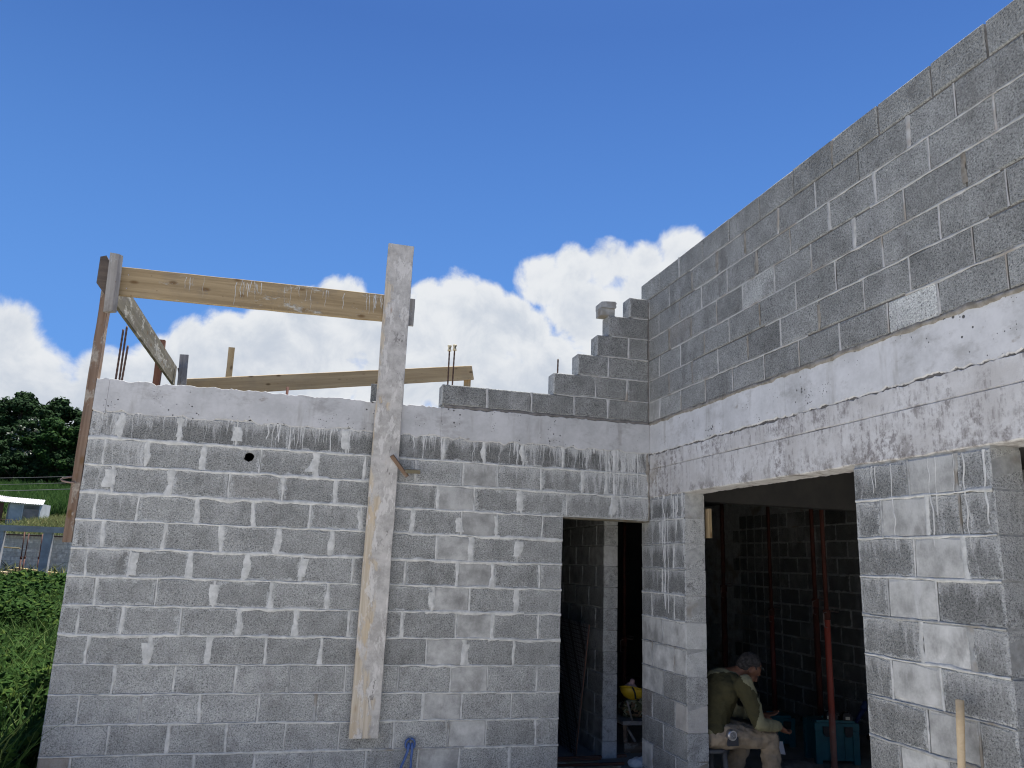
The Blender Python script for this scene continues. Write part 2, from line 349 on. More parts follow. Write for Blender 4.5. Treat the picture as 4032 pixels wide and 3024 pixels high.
# ------------------------------------------------------------------ mesh helpers
OFF = {}
class MB:
    def __init__(s): s.v = []; s.f = []; s.s = []
    def add(s, V, F, smooth=False):
        o = len(s.v); s.v += [tuple(map(float, x)) for x in V]; s.f += [tuple(i+o for i in f) for f in F]; s.s += [smooth]*len(F); return s
    def box(s, lo, hi):
        x0, y0, z0 = lo; x1, y1, z1 = hi
        return s.add([(x0,y0,z0),(x1,y0,z0),(x1,y1,z0),(x0,y1,z0),(x0,y0,z1),(x1,y0,z1),(x1,y1,z1),(x0,y1,z1)],
              [(0,3,2,1),(4,5,6,7),(0,1,5,4),(1,2,6,5),(2,3,7,6),(3,0,4,7)])
    def tube(s, pts, rad, n=8, smooth=True, flat=1.0):
        P = [Vector(p) for p in pts]; rs = rad if isinstance(rad, (list, tuple)) else [rad]*len(P)
        V = []; F = []; ref = None
        for i, p in enumerate(P):
            t = (P[min(i+1, len(P)-1)]-P[max(i-1, 0)]).normalized()
            if ref is None: ref = Vector((0, 0, 1)) if abs(t.z) < .9 else Vector((0, 1, 0))
            a = (ref - t*ref.dot(t)).normalized(); ref = a; b_ = t.cross(a)
            for k in range(n):
                th = 2*math.pi*k/n; V.append(p + a*math.cos(th)*rs[i] + b_*math.sin(th)*rs[i]*flat)
        for i in range(len(P)-1):
            for k in range(n):
                F.append((i*n+k, i*n+(k+1) % n, (i+1)*n+(k+1) % n, (i+1)*n+k))
        s.add(V, F, smooth); o = len(s.v)-len(V)
        s.f += [tuple(o+k for k in reversed(range(n))), tuple(o+(len(P)-1)*n+k for k in range(n))]; s.s += [False, False]
        return s
    def ell(s, c, r, nu=14, nv=9, rot=None, jit=0):
        V = []; F = []
        c = Vector(c)
        for j in range(nv+1):
            ph = math.pi*j/nv
            for i in range(nu):
                th = 2*math.pi*i/nu
                k = 1+jit*(random.random()-.5)
                q = Vector((r[0]*math.sin(ph)*math.cos(th)*k, r[1]*math.sin(ph)*math.sin(th)*k, r[2]*math.cos(ph)*k))
                if rot: q = rot @ q
                V.append(c+q)
        for j in range(nv):
            for i in range(nu):
                F.append((j*nu+i, (j+1)*nu+i, (j+1)*nu+(i+1) % nu, j*nu+(i+1) % nu))
        return s.add(V, F, True)
    def prism(s, poly, axis, a, b_):
        # polygon in the two other axes extruded along axis from a to b
        n = len(poly)
        def mk(p, t):
            if axis == 0: return (t, p[0], p[1])
            if axis == 1: return (p[0], t, p[1])
            return (p[0], p[1], t)
        V = [mk(p, a) for p in poly]+[mk(p, b_) for p in poly]
        F = [tuple(range(n)), tuple(reversed(range(n, 2*n)))]+[(i, i+n, (i+1) % n+n, (i+1) % n) for i in range(n)]
        return s.add(V, F)
    def build(s, name, m, parent=None, off=None, fix=False):
        o_ = off if off is not None else (OFF.get(parent.name, (0, 0, 0)) if parent else (0, 0, 0))
        me = bpy.data.meshes.new(name)
        me.from_pydata([(x-o_[0], y-o_[1], z-o_[2]) for x, y, z in s.v], [], s.f)
        me.polygons.foreach_set('use_smooth', s.s)
        if fix:
            import bmesh
            bm = bmesh.new(); bm.from_mesh(me); bmesh.ops.recalc_face_normals(bm, faces=bm.faces); bm.to_mesh(me); bm.free()
        me.materials.append(m); me.update()
        ob = bpy.data.objects.new(name, me); COL.objects.link(ob)
        if parent: ob.parent = parent
        OFF[ob.name] = o_
        return ob
def tag(o, label=None, cat=None, group=None, kind=None):
    if label: o['label'] = label
    if cat: o['category'] = cat
    if group: o['group'] = group
    if kind: o['kind'] = kind
    return o
def thing(name, label, cat, loc, rotz=0, group=None):
    o = bpy.data.objects.new(name, None); COL.objects.link(o); o.empty_display_size = .1
    o.location = loc; o.rotation_euler = (0, 0, rotz); OFF[o.name] = tuple(loc)
    return tag(o, label, cat, group)
def dup(o, parent=None):
    c = o.copy(); COL.objects.link(c); c.parent = parent
    for ch in [x for x in bpy.data.objects if x.parent == o]: dup(ch, c)
    return c
def vnoise1(n, step, amp, seed=None):
    k = max(2, int(n/step)+2); a = np.interp(np.arange(n)/step, np.arange(k+1), rng.normal(0, 1, k+1)); return a*amp

# ------------------------------------------------------------------ setting: ground, floor, slab
def terrain_z(x, y):
    prof = [(-400, -2.68), (28, -2.68), (38, -2.3), (52, -.9), (72, .75), (84, 1.5), (112, 5.2), (135, 7), (220, 11), (900, 14)]
    z = float(np.interp(y, [p[0] for p in prof], [p[1] for p in prof]))
    return z
def make_ground():
    xs = sorted(set([-900, -400, -200, -120]+list(np.arange(-80, 40.1, 2.0))+[60, 120, 250, 900]))
    ys = sorted(set([-900, -300, -100, -40]+list(np.arange(-20, 140.1, 2.0))+[160, 200, 300, 500, 900]))
    V = [(x, y, terrain_z(x, y)+(.25*math.sin(x*.31+y*.17)*math.cos(y*.23) if y > 40 else 0)) for y in ys for x in xs]
    n = len(xs); F = [(j*n+i, j*n+i+1, (j+1)*n+i+1, (j+1)*n+i) for j in range(len(ys)-1) for i in range(n-1)]
    tag(MB().add(V, F, True).build('ground', GROUND), kind='structure')
make_ground()
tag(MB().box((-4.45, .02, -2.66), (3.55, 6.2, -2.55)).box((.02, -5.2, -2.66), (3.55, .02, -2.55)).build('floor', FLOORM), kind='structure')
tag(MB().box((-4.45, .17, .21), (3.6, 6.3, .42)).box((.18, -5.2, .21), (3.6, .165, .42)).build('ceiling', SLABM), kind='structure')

# ------------------------------------------------------------------ block walls
BM_CACHE = {}
def block_mesh(wd, ht, t, variant):
    key = (round(wd, 2), round(ht, 3), t, variant)
    if key in BM_CACHE: return BM_CACHE[key]
    wd, ht = key[0], key[1]; r = random.Random(hash(key) & 0xffff)
    b = .005; j = lambda a=.0022: (r.random()-.5)*2*a
    per = [(0, 0), (wd*.5, 0), (wd, 0), (wd, ht*.5), (wd, ht), (wd*.5, ht), (0, ht), (0, ht*.5)]
    cx, cz = wd/2, ht/2; front = []; rim = []
    for i, (x, z) in enumerate(per):
        sx = (1 if x > cx+1e-6 else -1 if x < cx-1e-6 else 0); sz = (1 if z > cz+1e-6 else -1 if z < cz-1e-6 else 0)
        k = b*(r.choice([1.8, 2.6, 3.4]) if i % 2 == 0 and r.random() < .4 else 1)
        front.append((x-sx*(k+abs(j()))+(j() if sx == 0 else 0), 0, z-sz*(k+abs(j()))+(j() if sz == 0 else 0)))
        rim.append((x+j(.0012), b+abs(j(.001)), z+j(.0012)))
    back = [(x, t, z) for x, z in per]
    V = front+rim+back
    F = [tuple(range(8))]+[(i, i+8, (i+1) % 8+8, (i+1) % 8) for i in range(8)]+[(i+8, i+16, (i+1) % 8+16, (i+1) % 8+8) for i in range(8)]+[tuple(reversed(range(16, 24)))]
    me = bpy.data.meshes.new('concrete_block'); me.from_pydata(V, [], F); me.materials.append(BLOCK); me.update()
    BM_CACHE[key] = me; return me
def put_block(root, u0, u1, z0, z1, t, tone=1., smear=.5, smooth=0., eff=0., warm=0., me=None, dep=None):
    wd, ht = u1-u0, z1-z0
    o = bpy.data.objects.new('concrete_block', me or block_mesh(wd, ht, t, random.randrange(3))); COL.objects.link(o)
    o.parent = root; o.location = (u0, random.uniform(-.0018, .0015) if dep is None else dep, z0-OFF[root.name][2])
    o['tone'] = float(tone); o['smear'] = float(smear); o['smooth'] = float(smooth); o['bw'] = float(wd); o['bh'] = float(ht); o['eff'] = float(eff); o['warm'] = float(warm)
    return o
def strip(mb, horiz, c, a, b_, wdt, out=.003, jag=.5):
    n = max(4, int((b_-a)/.014)); t = np.linspace(a, b_, n)
    h = wdt/2
    e1 = h*(1+vnoise1(n, 5, jag)+vnoise1(n, 1.2, jag*.45)); e2 = h*(1+vnoise1(n, 5, jag)+vnoise1(n, 1.2, jag*.45))
    e1 = np.clip(e1, h*.35, h*3.2); e2 = np.clip(e2, h*.35, h*3.2); cc = c+vnoise1(n, 9, wdt*.1)
    V = []
    for i in range(n):
        for off, dep in ((-e1[i], .0022), (-e1[i]*.72, -out*.8), (0, -out), (e2[i]*.72, -out*.8), (e2[i], .0022)):
            V.append((t[i], dep, cc[i]+off) if horiz else (cc[i]+off, dep, t[i]))
    F = []
    for i in range(n-1):
        for k in range(4):
            q = (i*5+k, (i+1)*5+k, (i+1)*5+k+1, i*5+k+1)
            F.append(q if horiz else tuple(reversed(q)))
    mb.add(V, F, True)
def drip(mb, u, z0, ln, wd, out=.004):
    n = max(4, int(ln/.02)+2); t = np.linspace(0, 1, n); uu = u+vnoise1(n, 2.2, .0045)
    V = []
    for i in range(n):
        k = wd*.5*(1-.55*t[i])*(1+.35*random.uniform(-1, 1)) if i < n-1 else wd*.12
        z = z0-ln*t[i]
        V += [(uu[i]-k, .002, z), (uu[i], -out, z), (uu[i]+k, .002, z)]
    F = []
    for i in range(n-1):
        for k in range(2): F.append((i*3+k, (i+1)*3+k, (i+1)*3+k+1, i*3+k+1))
    mb.add(V, F, True)
def ragged(mb, u0, u1, z0, z1, y0, y1, ab=.012, at=.004, step=.018):
    """cast beam piece with a ragged lower and slightly rough upper edge, in wall coordinates"""
    n = max(3, int((u1-u0)/step)); us = np.linspace(u0, u1, n)
    zb = z0+vnoise1(n, 3, ab)+vnoise1(n, 1, ab*.4); zt = z1+vnoise1(n, 2.5, at)+vnoise1(n, 1, at*.6); zm = (z0+z1)/2
    V = []
    for i in range(n):
        u = us[i]
        V += [(u, y0+.006, zb[i]), (u, y0, zb[i]+.006), (u, y0, zm), (u, y0, zt[i]-.002), (u, y0+.003, zt[i]), (u, y1, zt[i]), (u, y1, zb[i])]
    F = []
    for i in range(n-1):
        for k in range(7): F.append((i*7+k, (i+1)*7+k, (i+1)*7+(k+1) % 7, i*7+(k+1) % 7))
    F += [tuple(range(7)), tuple(reversed([(n-1)*7+k for k in range(7)]))]
    mb.add(V, F)

# ---- front wall (wall A): local frame = world, origin shifted to z -2.66
TA = .165
wa = thing('front_block_wall', 'long grey block wall with narrow doorway, pale cast beam and stepped unfinished blocks on top', 'wall', (0, 0, -2.66))
A = {0: [-4.30,-3.892,-3.479,-3.08,-2.631,-2.25,-1.849,-1.502,-1.156,-.812,-.406],
 1: [-4.104,-3.699,-3.285,-2.87,-2.473,-2.07,-1.679,-1.379,-.998,-.623,-.404],
 2: [-4.31,-3.897,-3.495,-3.091,-2.69,-2.29,-1.879,-1.572,-1.173,-.761,-.359],
 3: [-4.108,-3.698,-3.285,-2.877,-2.478,-2.073,-1.673,-1.378,-.981],
 4: [-4.315,-3.9,-3.501,-3.102,-2.693,-2.28,-1.866,-1.582,-1.184],
 5: [-4.109,-3.703,-3.305,-2.899,-2.512,-2.098,-1.679,-1.385,-.987],
 6: [-4.317,-3.906,-3.503,-3.101,-2.69,-2.29,-1.877,-1.575,-1.184],
 7: [-4.113,-3.714,-3.311,-2.911,-2.504,-2.099,-1.675,-1.37,-.986],
 8: [-4.311,-3.906,-3.504,-3.1,-2.701,-2.30,-1.899,-1.593,-1.194],
 9: [-4.113,-3.71,-3.296,-2.918,-2.507,-2.103,-1.697,-1.401,-.989],
 10: [-4.309,-3.912,-3.515,-3.112,-2.706,-2.30,-1.899,-1.596,-1.194],
 11: [-4.095,-3.702,-3.315,-2.909,-2.517,-2.113,-1.693,-1.393,-.987],
 12: [-4.308,-3.913,-3.512,-3.102,-2.7,-2.31,-1.916,-1.596,-1.195]}
HOLE = (-3.37, -.073)
def hole_block(wd, ht, t, hx, hz, r):
    """a block with a ragged hole knocked through it"""
    n = 16; ring = []
    for i in range(n):
        th = 2*math.pi*i/n; k = r*random.uniform(.82, 1.15); ring.append((hx+k*math.cos(th), hz+k*math.sin(th)*1.05))
    outer = []
    for i in range(n):
        th = 2*math.pi*i/n; c, s_ = math.cos(th), math.sin(th)
        ks = [((wd-hx) if c > 0 else -hx)/c if abs(c) > 1e-6 else 9, ((ht-hz) if s_ > 0 else -hz)/s_ if abs(s_) > 1e-6 else 9]
        k = min(x for x in ks if x > 0); outer.append((hx+c*k, hz+s_*k))
    V = [(x, 0, z) for x, z in outer]+[(x, 0, z) for x, z in ring]+[(x, .035, z) for x, z in ring]
    F = [(i, (i+1) % n, (i+1) % n+n, i+n) for i in range(n)]+[(i+n, (i+1) % n+n, (i+1) % n+2*n, i+2*n) for i in range(n)]
    for x, z, sx in ((0, 0, 0), (wd, 0, 0), (wd, ht, 0), (0, ht, 0)): V.append((x, 0, z)); 
    b0 = 3*n
    for x, z in ((0, 0), (wd, 0), (wd, ht), (0, ht)): V.append((x, t, z))
    F += [(b0, b0+4, b0+5, b0+1), (b0+1, b0+5, b0+6, b0+2), (b0+2, b0+6, b0+7, b0+3), (b0+3, b0+7, b0+4, b0)]
    # corner triangles between outer ring and rectangle corners
    cs = [(wd, ht, b0+2), (0, ht, b0+3), (0, 0, b0), (wd, 0, b0+1)]
    for i in range(n):
        a, c = outer[i], outer[(i+1) % n]
        if abs(a[0]-c[0]) > 1e-5 and abs(a[1]-c[1]) > 1e-5:
            for X, Z, idx in cs:
                if (abs(a[0]-X) < 1e-5 or abs(c[0]-X) < 1e-5) and (abs(a[1]-Z) < 1e-5 or abs(c[1]-Z) < 1e-5): F.append((i, idx, (i+1) % n))
    me = bpy.data.meshes.new('concrete_block'); me.from_pydata(V, [], F)
    import bmesh
    bm = bmesh.new(); bm.from_mesh(me); bmesh.ops.recalc_face_normals(bm, faces=bm.faces); bm.to_mesh(me); bm.free()
    me.materials.append(BLOCK); return me
ms = MB(); msg = MB(); msd = MB()
for k in range(13):
    xe = -.006 if k <= 2 else -.797
    xs = [-4.512]+A[k]+[xe]
    z0, z1 = -.2*k+.005, -.2*k+.195
    for i in range(len(xs)-1):
        a, c = xs[i]+.005, xs[i+1]-.005
        if i == len(xs)-2: c = xs[i+1]
        if i == 0: a = xs[0]
        wd = c-a; ctr = (a+c)/2
        smooth = 1. if k >= 1 and .25 < wd < .345 and -1.85 < ctr < -1.4 else 0.
        tone = random.gauss(.98, .07)
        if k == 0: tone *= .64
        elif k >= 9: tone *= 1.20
        eff = {0: .40, 1: .24, 2: .14}.get(k, .06)
        if ctr > -1.3: eff += .18 if k <= 2 else 0
        if ctr > -.55 and k <= 2: eff += .28
        if i == 0 and k < 7: eff += .3
        sm_ = random.uniform(.15, 1.0) if k < 8 else random.uniform(.1, .45)
        warm = 0.
        me = None
        if k == 12 and i == 0: warm, smooth = .8, 1.
        if k == 1 and a < HOLE[0] < c: me = hole_block(wd, .19, TA, HOLE[0]-a, HOLE[1]-z0, .036)
        if k == 2 and abs(ctr+3.3) < .2: warm = .12
        if smooth: sm_ *= .5
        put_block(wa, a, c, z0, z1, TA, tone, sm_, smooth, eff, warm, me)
    for i, x in enumerate(A[k]):
        if k < 9:
            wdt = random.choice([.013, .016, .02, .026, .034, .046])
            strip(ms, False, x+random.uniform(-.004, .004), z0+.0, z1-.0, wdt, jag=.42)
            if random.random() < .22:   # a broad slap of mortar over the joint
                strip(ms, False, x+random.uniform(-.015, .015), z0+random.uniform(0, .05), z1-random.uniform(0, .05), random.uniform(.05, .075), .0035, .35)
        elif random.random() < .95:
            strip(ms if random.random() < .85 else msg, False, x, z0, z1, random.choice([.011, .014, .017, .024]), jag=.4)
    # bed joint below the course
    if k <= 11:
        wdt = .021 if k < 8 else .014
        segs = [(-4.512, xe)] if k < 2 or k > 2 else [(-4.512, -.80)]
        for a, c in segs:
            x = a
            while x < c-.02:
                L = min(c-x, random.uniform(.5, 1.3)); strip(ms if (k < 8 or random.random() < .9) else msg, True, -.2*k+random.uniform(-.002, .002), x, x+L, wdt*random.uniform(.75, 1.35), jag=.38); x += L
# end return of the wall: line of mortar
for k in range(0, 8, 2): strip(ms, False, -4.40+.01*random.random(), -.2*k-.2, -.2*k, .018, jag=.6)
# pale runs below the beam
md = MB()
for _ in range(300):
    u = random.uniform(-4.5, -.02)
    if -2.46 < u < -2.2: continue
    dens_ = .5+.5*math.sin(u*5.1+1)*math.sin(u*2.3)
    if random.random() > .35+.65*dens_: continue
    drip(md, u, .205, random.choice([.03, .05, .08, .12, .17, .2])*random.uniform(.6, 1.2), random.choice([.004, .006, .008, .011, .02]), .0025)
for _ in range(20):
    drip(md, random.gauss(-.2, .11), random.choice([.2, .1, .0, -.1, -.2]), random.uniform(.06, .24), random.choice([.006, .008, .012, .02, .045]))
ms.build('mortar_joints', MORTAR, wa); msg.build('mortar_joints', MORTAR_G, wa); md.build('lime_runs', LIME, wa)
core = MB().box((-4.508, .007, -2.66), (-.80, TA-.004, -.4)).box((-4.508, .007, -.4), (-.004, TA-.004, -.199)).box((-4.508, .007, -.199), (-3.69, TA-.004, 0)).box((-3.29, .007, -.199), (-.004, TA-.004, 0)).box((-4.508, .007, 0), (-.004, TA-.004, .21))
core.build('mortar_core', MORTAR, wa)
MB().box((-.79, .002, -.412), (-.004, TA, -.402)).build('lintel_soffit', W_OLIVE, wa)
bb = MB(); ragged(bb, -4.513, -4.425, .188, .446, -.006, TA, .008, .006); ragged(bb, -4.424, -1.885, .196, .446, -.004, TA, .010, .005); ragged(bb, -1.884, -.002, .186, .447, -.007, TA, .008, .004)
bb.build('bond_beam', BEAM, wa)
# stepped courses on top of the beam
def pz(i): return .454+.1957*(i-1)
P_ = {1: [-1.887,-1.499,-1.106,-.717,-.399,-.012], 2: [-.907,-.515,-.213,-.012], 3: [-.686,-.397,-.012], 4: [-.504,-.203,-.012], 5: [-.395,-.012], 6: [-.193,-.012]}
mp = MB(); mpd = MB()
for i, xs in P_.items():
    zb = pz(i)+(.022 if i == 1 else .006); zt = pz(i+1)-.004
    for a, c in zip(xs[:-1], xs[1:]):
        a2 = a+(.006 if a != xs[0] else 0); c2 = c-(.006 if c != xs[-1] else 0)
        put_block(wa, a2, c2, zb, zt, TA, random.gauss(.80, .05), random.uniform(.05, .3), dep=random.uniform(-.004, .003))
    for a in xs[1:-1]: strip(mp, False, a, zb, zt, random.choice([.012, .016, .022]), jag=.35)
    if i > 1: strip(mp, True, pz(i), xs[0]+.03, xs[-1], .012, jag=.4)
    else: strip(mpd, True, pz(1)+.006, xs[0]+.02, xs[-1], .028, .002, .35)
    MB().box((xs[0]+.02, .010, pz(i)-.01), (xs[-1], TA-.01, zt-.012)).build('mortar_core', MORTAR_G, wa)
strip(mpd, False, -.008, .45, 1.6, .012, .0, .4)
mp.build('mortar_joints', MORTAR_L, wa); mpd.build('mortar_joints', MORTAR_D, wa)
# dirty mortar in the inner corner
mc_ = MB(); strip(mc_, False, -.016, .0, .45, .030, .006, .6); strip(mc_, False, -.012, -.4, .0, .018, .005, .6); mc_.build('corner_mortar', MORTAR_B, wa)
br = thing('broken_block', 'broken pale chunk of block standing on fifth step of stepped blocks', 'block', (-.40, .08, pz(6)))
MB().prism([(-.468, pz(6)+.0), (-.335, pz(6)), (-.333, pz(6)+.05), (-.336, pz(6)+.068), (-.468, pz(6)+.066)], 1, .015, .145).build('lower_piece', MORTAR_G, br, fix=True)
MB().prism([(-.470, pz(6)+.069), (-.330, pz(6)+.071), (-.322, pz(6)+.085), (-.330, pz(6)+.10), (-.321, pz(6)+.118), (-.335, pz(6)+.135), (-.43, pz(6)+.128), (-.470, pz(6)+.12)], 1, .0, .15).build('upper_piece', MORTAR_G, br, fix=True)

# ---- side wall (wall B): local x runs towards the camera, local y into the wall
TB = .175
wb = thing('side_block_wall', 'tall grey block wall running out to the right above wide doorway, with pale cast band and weathered lintel', 'wall', (0, 0, -2.66), -math.pi/2)
Bq = {1: [-.165,.203,.605,1.011,1.414,1.821,2.21,2.603,2.999,3.35,3.748],
 2: [-.165,-.004,.397,.809,1.216,1.632,2.027,2.425,2.829,3.176,3.584,3.98],
 3: [-.165,.208,.609,1.017,1.388,1.799,2.206,2.599,2.996,3.398,3.793],
 4: [-.165,-.004,.401,.803,1.212,1.582,1.979,2.38,2.779,3.177,3.582,3.98],
 5: [-.165,.207,.61,.98,1.376,1.78,2.173,2.572,2.974,3.372,3.773],
 6: [-.165,-.004,.412,.833,1.236,1.64,2.048,2.453,2.853,3.24,3.562,3.96],
 7: [-.178,.218,.599,1.01,1.42,1.83,2.231,2.63,3.033,3.427,3.771]}
m1 = MB(); m2 = MB(); m3_ = MB()
for i, us in Bq.items():
    us = list(us)
    while us[-1] < 5.0: us.append(us[-1]+.4)
    zb = pz(i)+(.020 if i == 1 else .0055); zt = pz(i+1)-.0045
    for a, c in zip(us[:-1], us[1:]):
        ctr = (a+c)/2
        tone = random.gauss(.93, .06); smear = random.uniform(.0, .12); warm = 0.; kind = 0.
        if i == 1 and 2.95 < ctr < 3.34: tone = 1.95
        if i == 1 and .2 < ctr < .6: tone = 1.2
        if i == 1 and ctr < .2: kind = 1.
        if i == 4 and 1.6 < ctr < 1.9: tone = 1.4
        if i == 2 and 1.65 < ctr < 2.0: tone = .66
        if i == 4 and .5 < ctr < .7: warm = .25
        put_block(wb, a+.0055, c-.0055, zb, zt, TB, tone, smear, kind, 0., warm, dep=random.uniform(-.003, .002))
    for a in us[1:-1]:
        r = random.random()
        if i == 7 and r < .8: continue
        if r < .58: strip(m1, False, a, zb, zt, random.choice([.008, .011, .014]), .002, .3)
        elif r < .85: strip(m3_, False, a+random.uniform(-.008, .008), zb+random.uniform(0, .03), zt-random.uniform(-.004, .03), random.uniform(.022, .042), .0025, .35); 
        elif r < .95: strip(m1, False, a, zb, zt, random.uniform(.02, .035), .0025, .4)
    if i == 1: strip(m3_, True, pz(1)+.004, 0, 5.2, .030, .003, .3)
    else:
        x = 0.
        while x < 5.1:
            L = random.uniform(.4, .9)
            if random.random() < (.88 if i < 7 else .35): strip(m1, True, pz(i), x, min(5.15, x+L), random.uniform(.010, .016), .002, .3)
            x += L+random.choice([0, 0, .08])
cb = MB().box((-.16, .010, .455), (5.18, TB-.006, pz(8)-.012)); cb.build('mortar_core', MORTAR_D, wb)
m1.build('mortar_joints', MORTAR_L, wb); m3_.build('mortar_joints', MORTAR_B, wb)
# cast beam, crack line, lintel in two lifts
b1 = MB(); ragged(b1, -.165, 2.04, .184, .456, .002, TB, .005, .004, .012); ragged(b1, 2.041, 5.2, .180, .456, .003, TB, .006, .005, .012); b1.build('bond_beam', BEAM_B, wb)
l1 = MB(); ragged(l1, -.165, 5.2, .0465, .172, .001, TB, .0012, .004); l1.build('lintel', LINTEL, wb)
l2 = MB(); ragged(l2, -.165, 1.195, -.199, .0435, -.002, TB, .0018, 0); ragged(l2, 1.196, 2.80, -.201, .0425, -.001, TB, .0018, 0); ragged(l2, 2.802, 5.2, -.203, .0435, -.003, TB, .0018, 0); l2.build('lintel', LINTEL, wb)
MB().box((-.16, .012, .0), (5.19, TB-.01, .25)).build('mortar_core', MORTAR_D, wb)
mm = MB(); mg = MB(); md2 = MB()
def pier(us_of, u0, u1, ks, smooth_rule, eff_rule):
    for k in ks:
        us = [u0 if not (k == 2 and u0 < 0) else u0]+us_of(k)+[u1]
        z0, z1 = -.2*k+.005, -.2*k+.195
        if k == 2: z1 -= .012
        for a, c in zip(us[:-1], us[1:]):
            ctr = (a+c)/2; s_ = smooth_rule(k, a, c)
            put_block(wb, a+(.005 if a != u0 else 0), c-(.005 if c != u1 else 0), z0, z1, TB, random.gauss(1.0, .10)*(1.28 if s_ else .78), random.uniform(.35, .8)*(.4 if s_ else 1)*(1 if k < 9 else .4), s_, eff_rule(k, ctr), 0.45 if (k == 10 and (ctr < .04 or .44 < ctr < .7)) else 0.)
        for a in us[1:-1]:
            r = random.random()
            strip(mm if r < .55 and k < 9 else mg, False, a, z0, z1, random.choice([.010, .014, .02, .03] if k < 8 else [.008, .010, .012]), .003, .4)
        strip(mm if k < 8 and random.random() < .75 else mg, True, -.2*k, u0+.004, u1-.004, random.uniform(.011, .018) if k < 9 else .010, .003, .4)
pier(lambda k: ([.24] if k % 2 else [.04, .447]), -.166, .646, range(2, 14), lambda k, a, c: 1. if (k >= 7 and random.random() < .6) else 0., lambda k, u: (.42 if k <= 4 else .34 if k <= 7 else .1) if u > -.1 else .1)
P2 = {2: [3.06, 3.363], 3: [2.85, 3.166, 3.367], 4: [3.061, 3.37], 5: [2.858, 3.185], 6: [3.07, 3.363], 7: [2.848, 3.17], 8: [3.065, 3.364], 9: [2.869, 3.18], 10: [3.06, 3.36], 11: [2.86, 3.18], 12: [3.06, 3.36], 13: [2.86, 3.18]}
pier(lambda k: P2[k], 2.652, 3.562, range(2, 14), lambda k, a, c: 1. if .26 < c-a < .34 and 2.8 < a < 3.2 else 0., lambda k, u: .36 if k <= 7 else .16)
pier(lambda k: ([4.9] if k % 2 else [4.7, 5.1]), 4.55, 5.2, range(2, 14), lambda k, a, c: 0., lambda k, u: .1)
for u, z_, L_, w__ in [(.10, -.05, .16, .06), (.16, -.02, .2, .05), (.26, -.19, .55, .03), (.285, -.2, .9, .012), (.42, -.1, .28, .02), (.5, -.22, .3, .035), (.53, -.2, .15, .01), (.60, -.1, .3, .018), (.625, -.2, .5, .012), (.20, -.42, .18, .05)]:
    drip(md2, u, z_, L_, w__)
for u in [.30, .35]: drip(md2, u, -.35, random.uniform(.7, 1.0), random.uniform(.006, .010))
for u in [2.80, 2.83, 2.94, 3.2, 3.24, 3.35, 3.52, 3.41]: drip(md2, u, -.22, random.uniform(.1, .45), random.uniform(.006, .018))
mm.build('mortar_joints', MORTAR, wb); mg.build('mortar_joints', MORTAR_G, wb); md2.build('lime_runs', LIME, wb)
for a, c in ((-.162, .642), (2.656, 3.558), (4.555, 5.19)):
    MB().box((a, .008, -2.66), (c, TB-.004, -.2)).build('mortar_core', MORTAR_G, wb)

# ---- inner walls
pw = thing('partition_wall', 'dark block partition end seen through the narrow doorway', 'wall', (-.016, 0, -2.66), -math.pi/2)
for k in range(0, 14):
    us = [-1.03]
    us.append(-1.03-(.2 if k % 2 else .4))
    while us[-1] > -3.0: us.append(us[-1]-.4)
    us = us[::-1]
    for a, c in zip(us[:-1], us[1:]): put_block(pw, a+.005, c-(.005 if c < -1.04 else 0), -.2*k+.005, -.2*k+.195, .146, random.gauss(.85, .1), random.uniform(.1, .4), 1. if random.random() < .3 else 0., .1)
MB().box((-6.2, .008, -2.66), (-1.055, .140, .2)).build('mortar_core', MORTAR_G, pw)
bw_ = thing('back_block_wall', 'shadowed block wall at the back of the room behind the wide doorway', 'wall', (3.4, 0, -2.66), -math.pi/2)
mbk = MB()  # blocks and joints here darkened, room shade put into their colour
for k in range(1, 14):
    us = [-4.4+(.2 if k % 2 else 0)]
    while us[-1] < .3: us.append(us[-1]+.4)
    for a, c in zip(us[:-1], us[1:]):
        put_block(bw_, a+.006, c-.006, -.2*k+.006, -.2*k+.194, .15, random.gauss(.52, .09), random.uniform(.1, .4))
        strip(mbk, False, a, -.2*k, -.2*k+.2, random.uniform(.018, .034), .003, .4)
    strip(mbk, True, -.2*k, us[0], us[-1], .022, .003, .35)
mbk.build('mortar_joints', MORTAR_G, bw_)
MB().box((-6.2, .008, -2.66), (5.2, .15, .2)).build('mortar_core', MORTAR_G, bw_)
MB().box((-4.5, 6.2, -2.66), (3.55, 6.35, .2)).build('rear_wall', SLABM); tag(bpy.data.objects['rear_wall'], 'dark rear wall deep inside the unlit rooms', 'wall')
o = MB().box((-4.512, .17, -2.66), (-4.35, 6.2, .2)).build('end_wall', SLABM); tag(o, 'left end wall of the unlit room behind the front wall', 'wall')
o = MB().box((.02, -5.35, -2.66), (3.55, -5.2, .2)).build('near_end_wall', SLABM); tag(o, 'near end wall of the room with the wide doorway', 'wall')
o = MB().box((.176, .004, -.2), (3.395, TA, .205)).build('inner_beam', SLABM); tag(o, 'dark concrete beam crossing the ceiling just inside the wide doorway', 'beam')

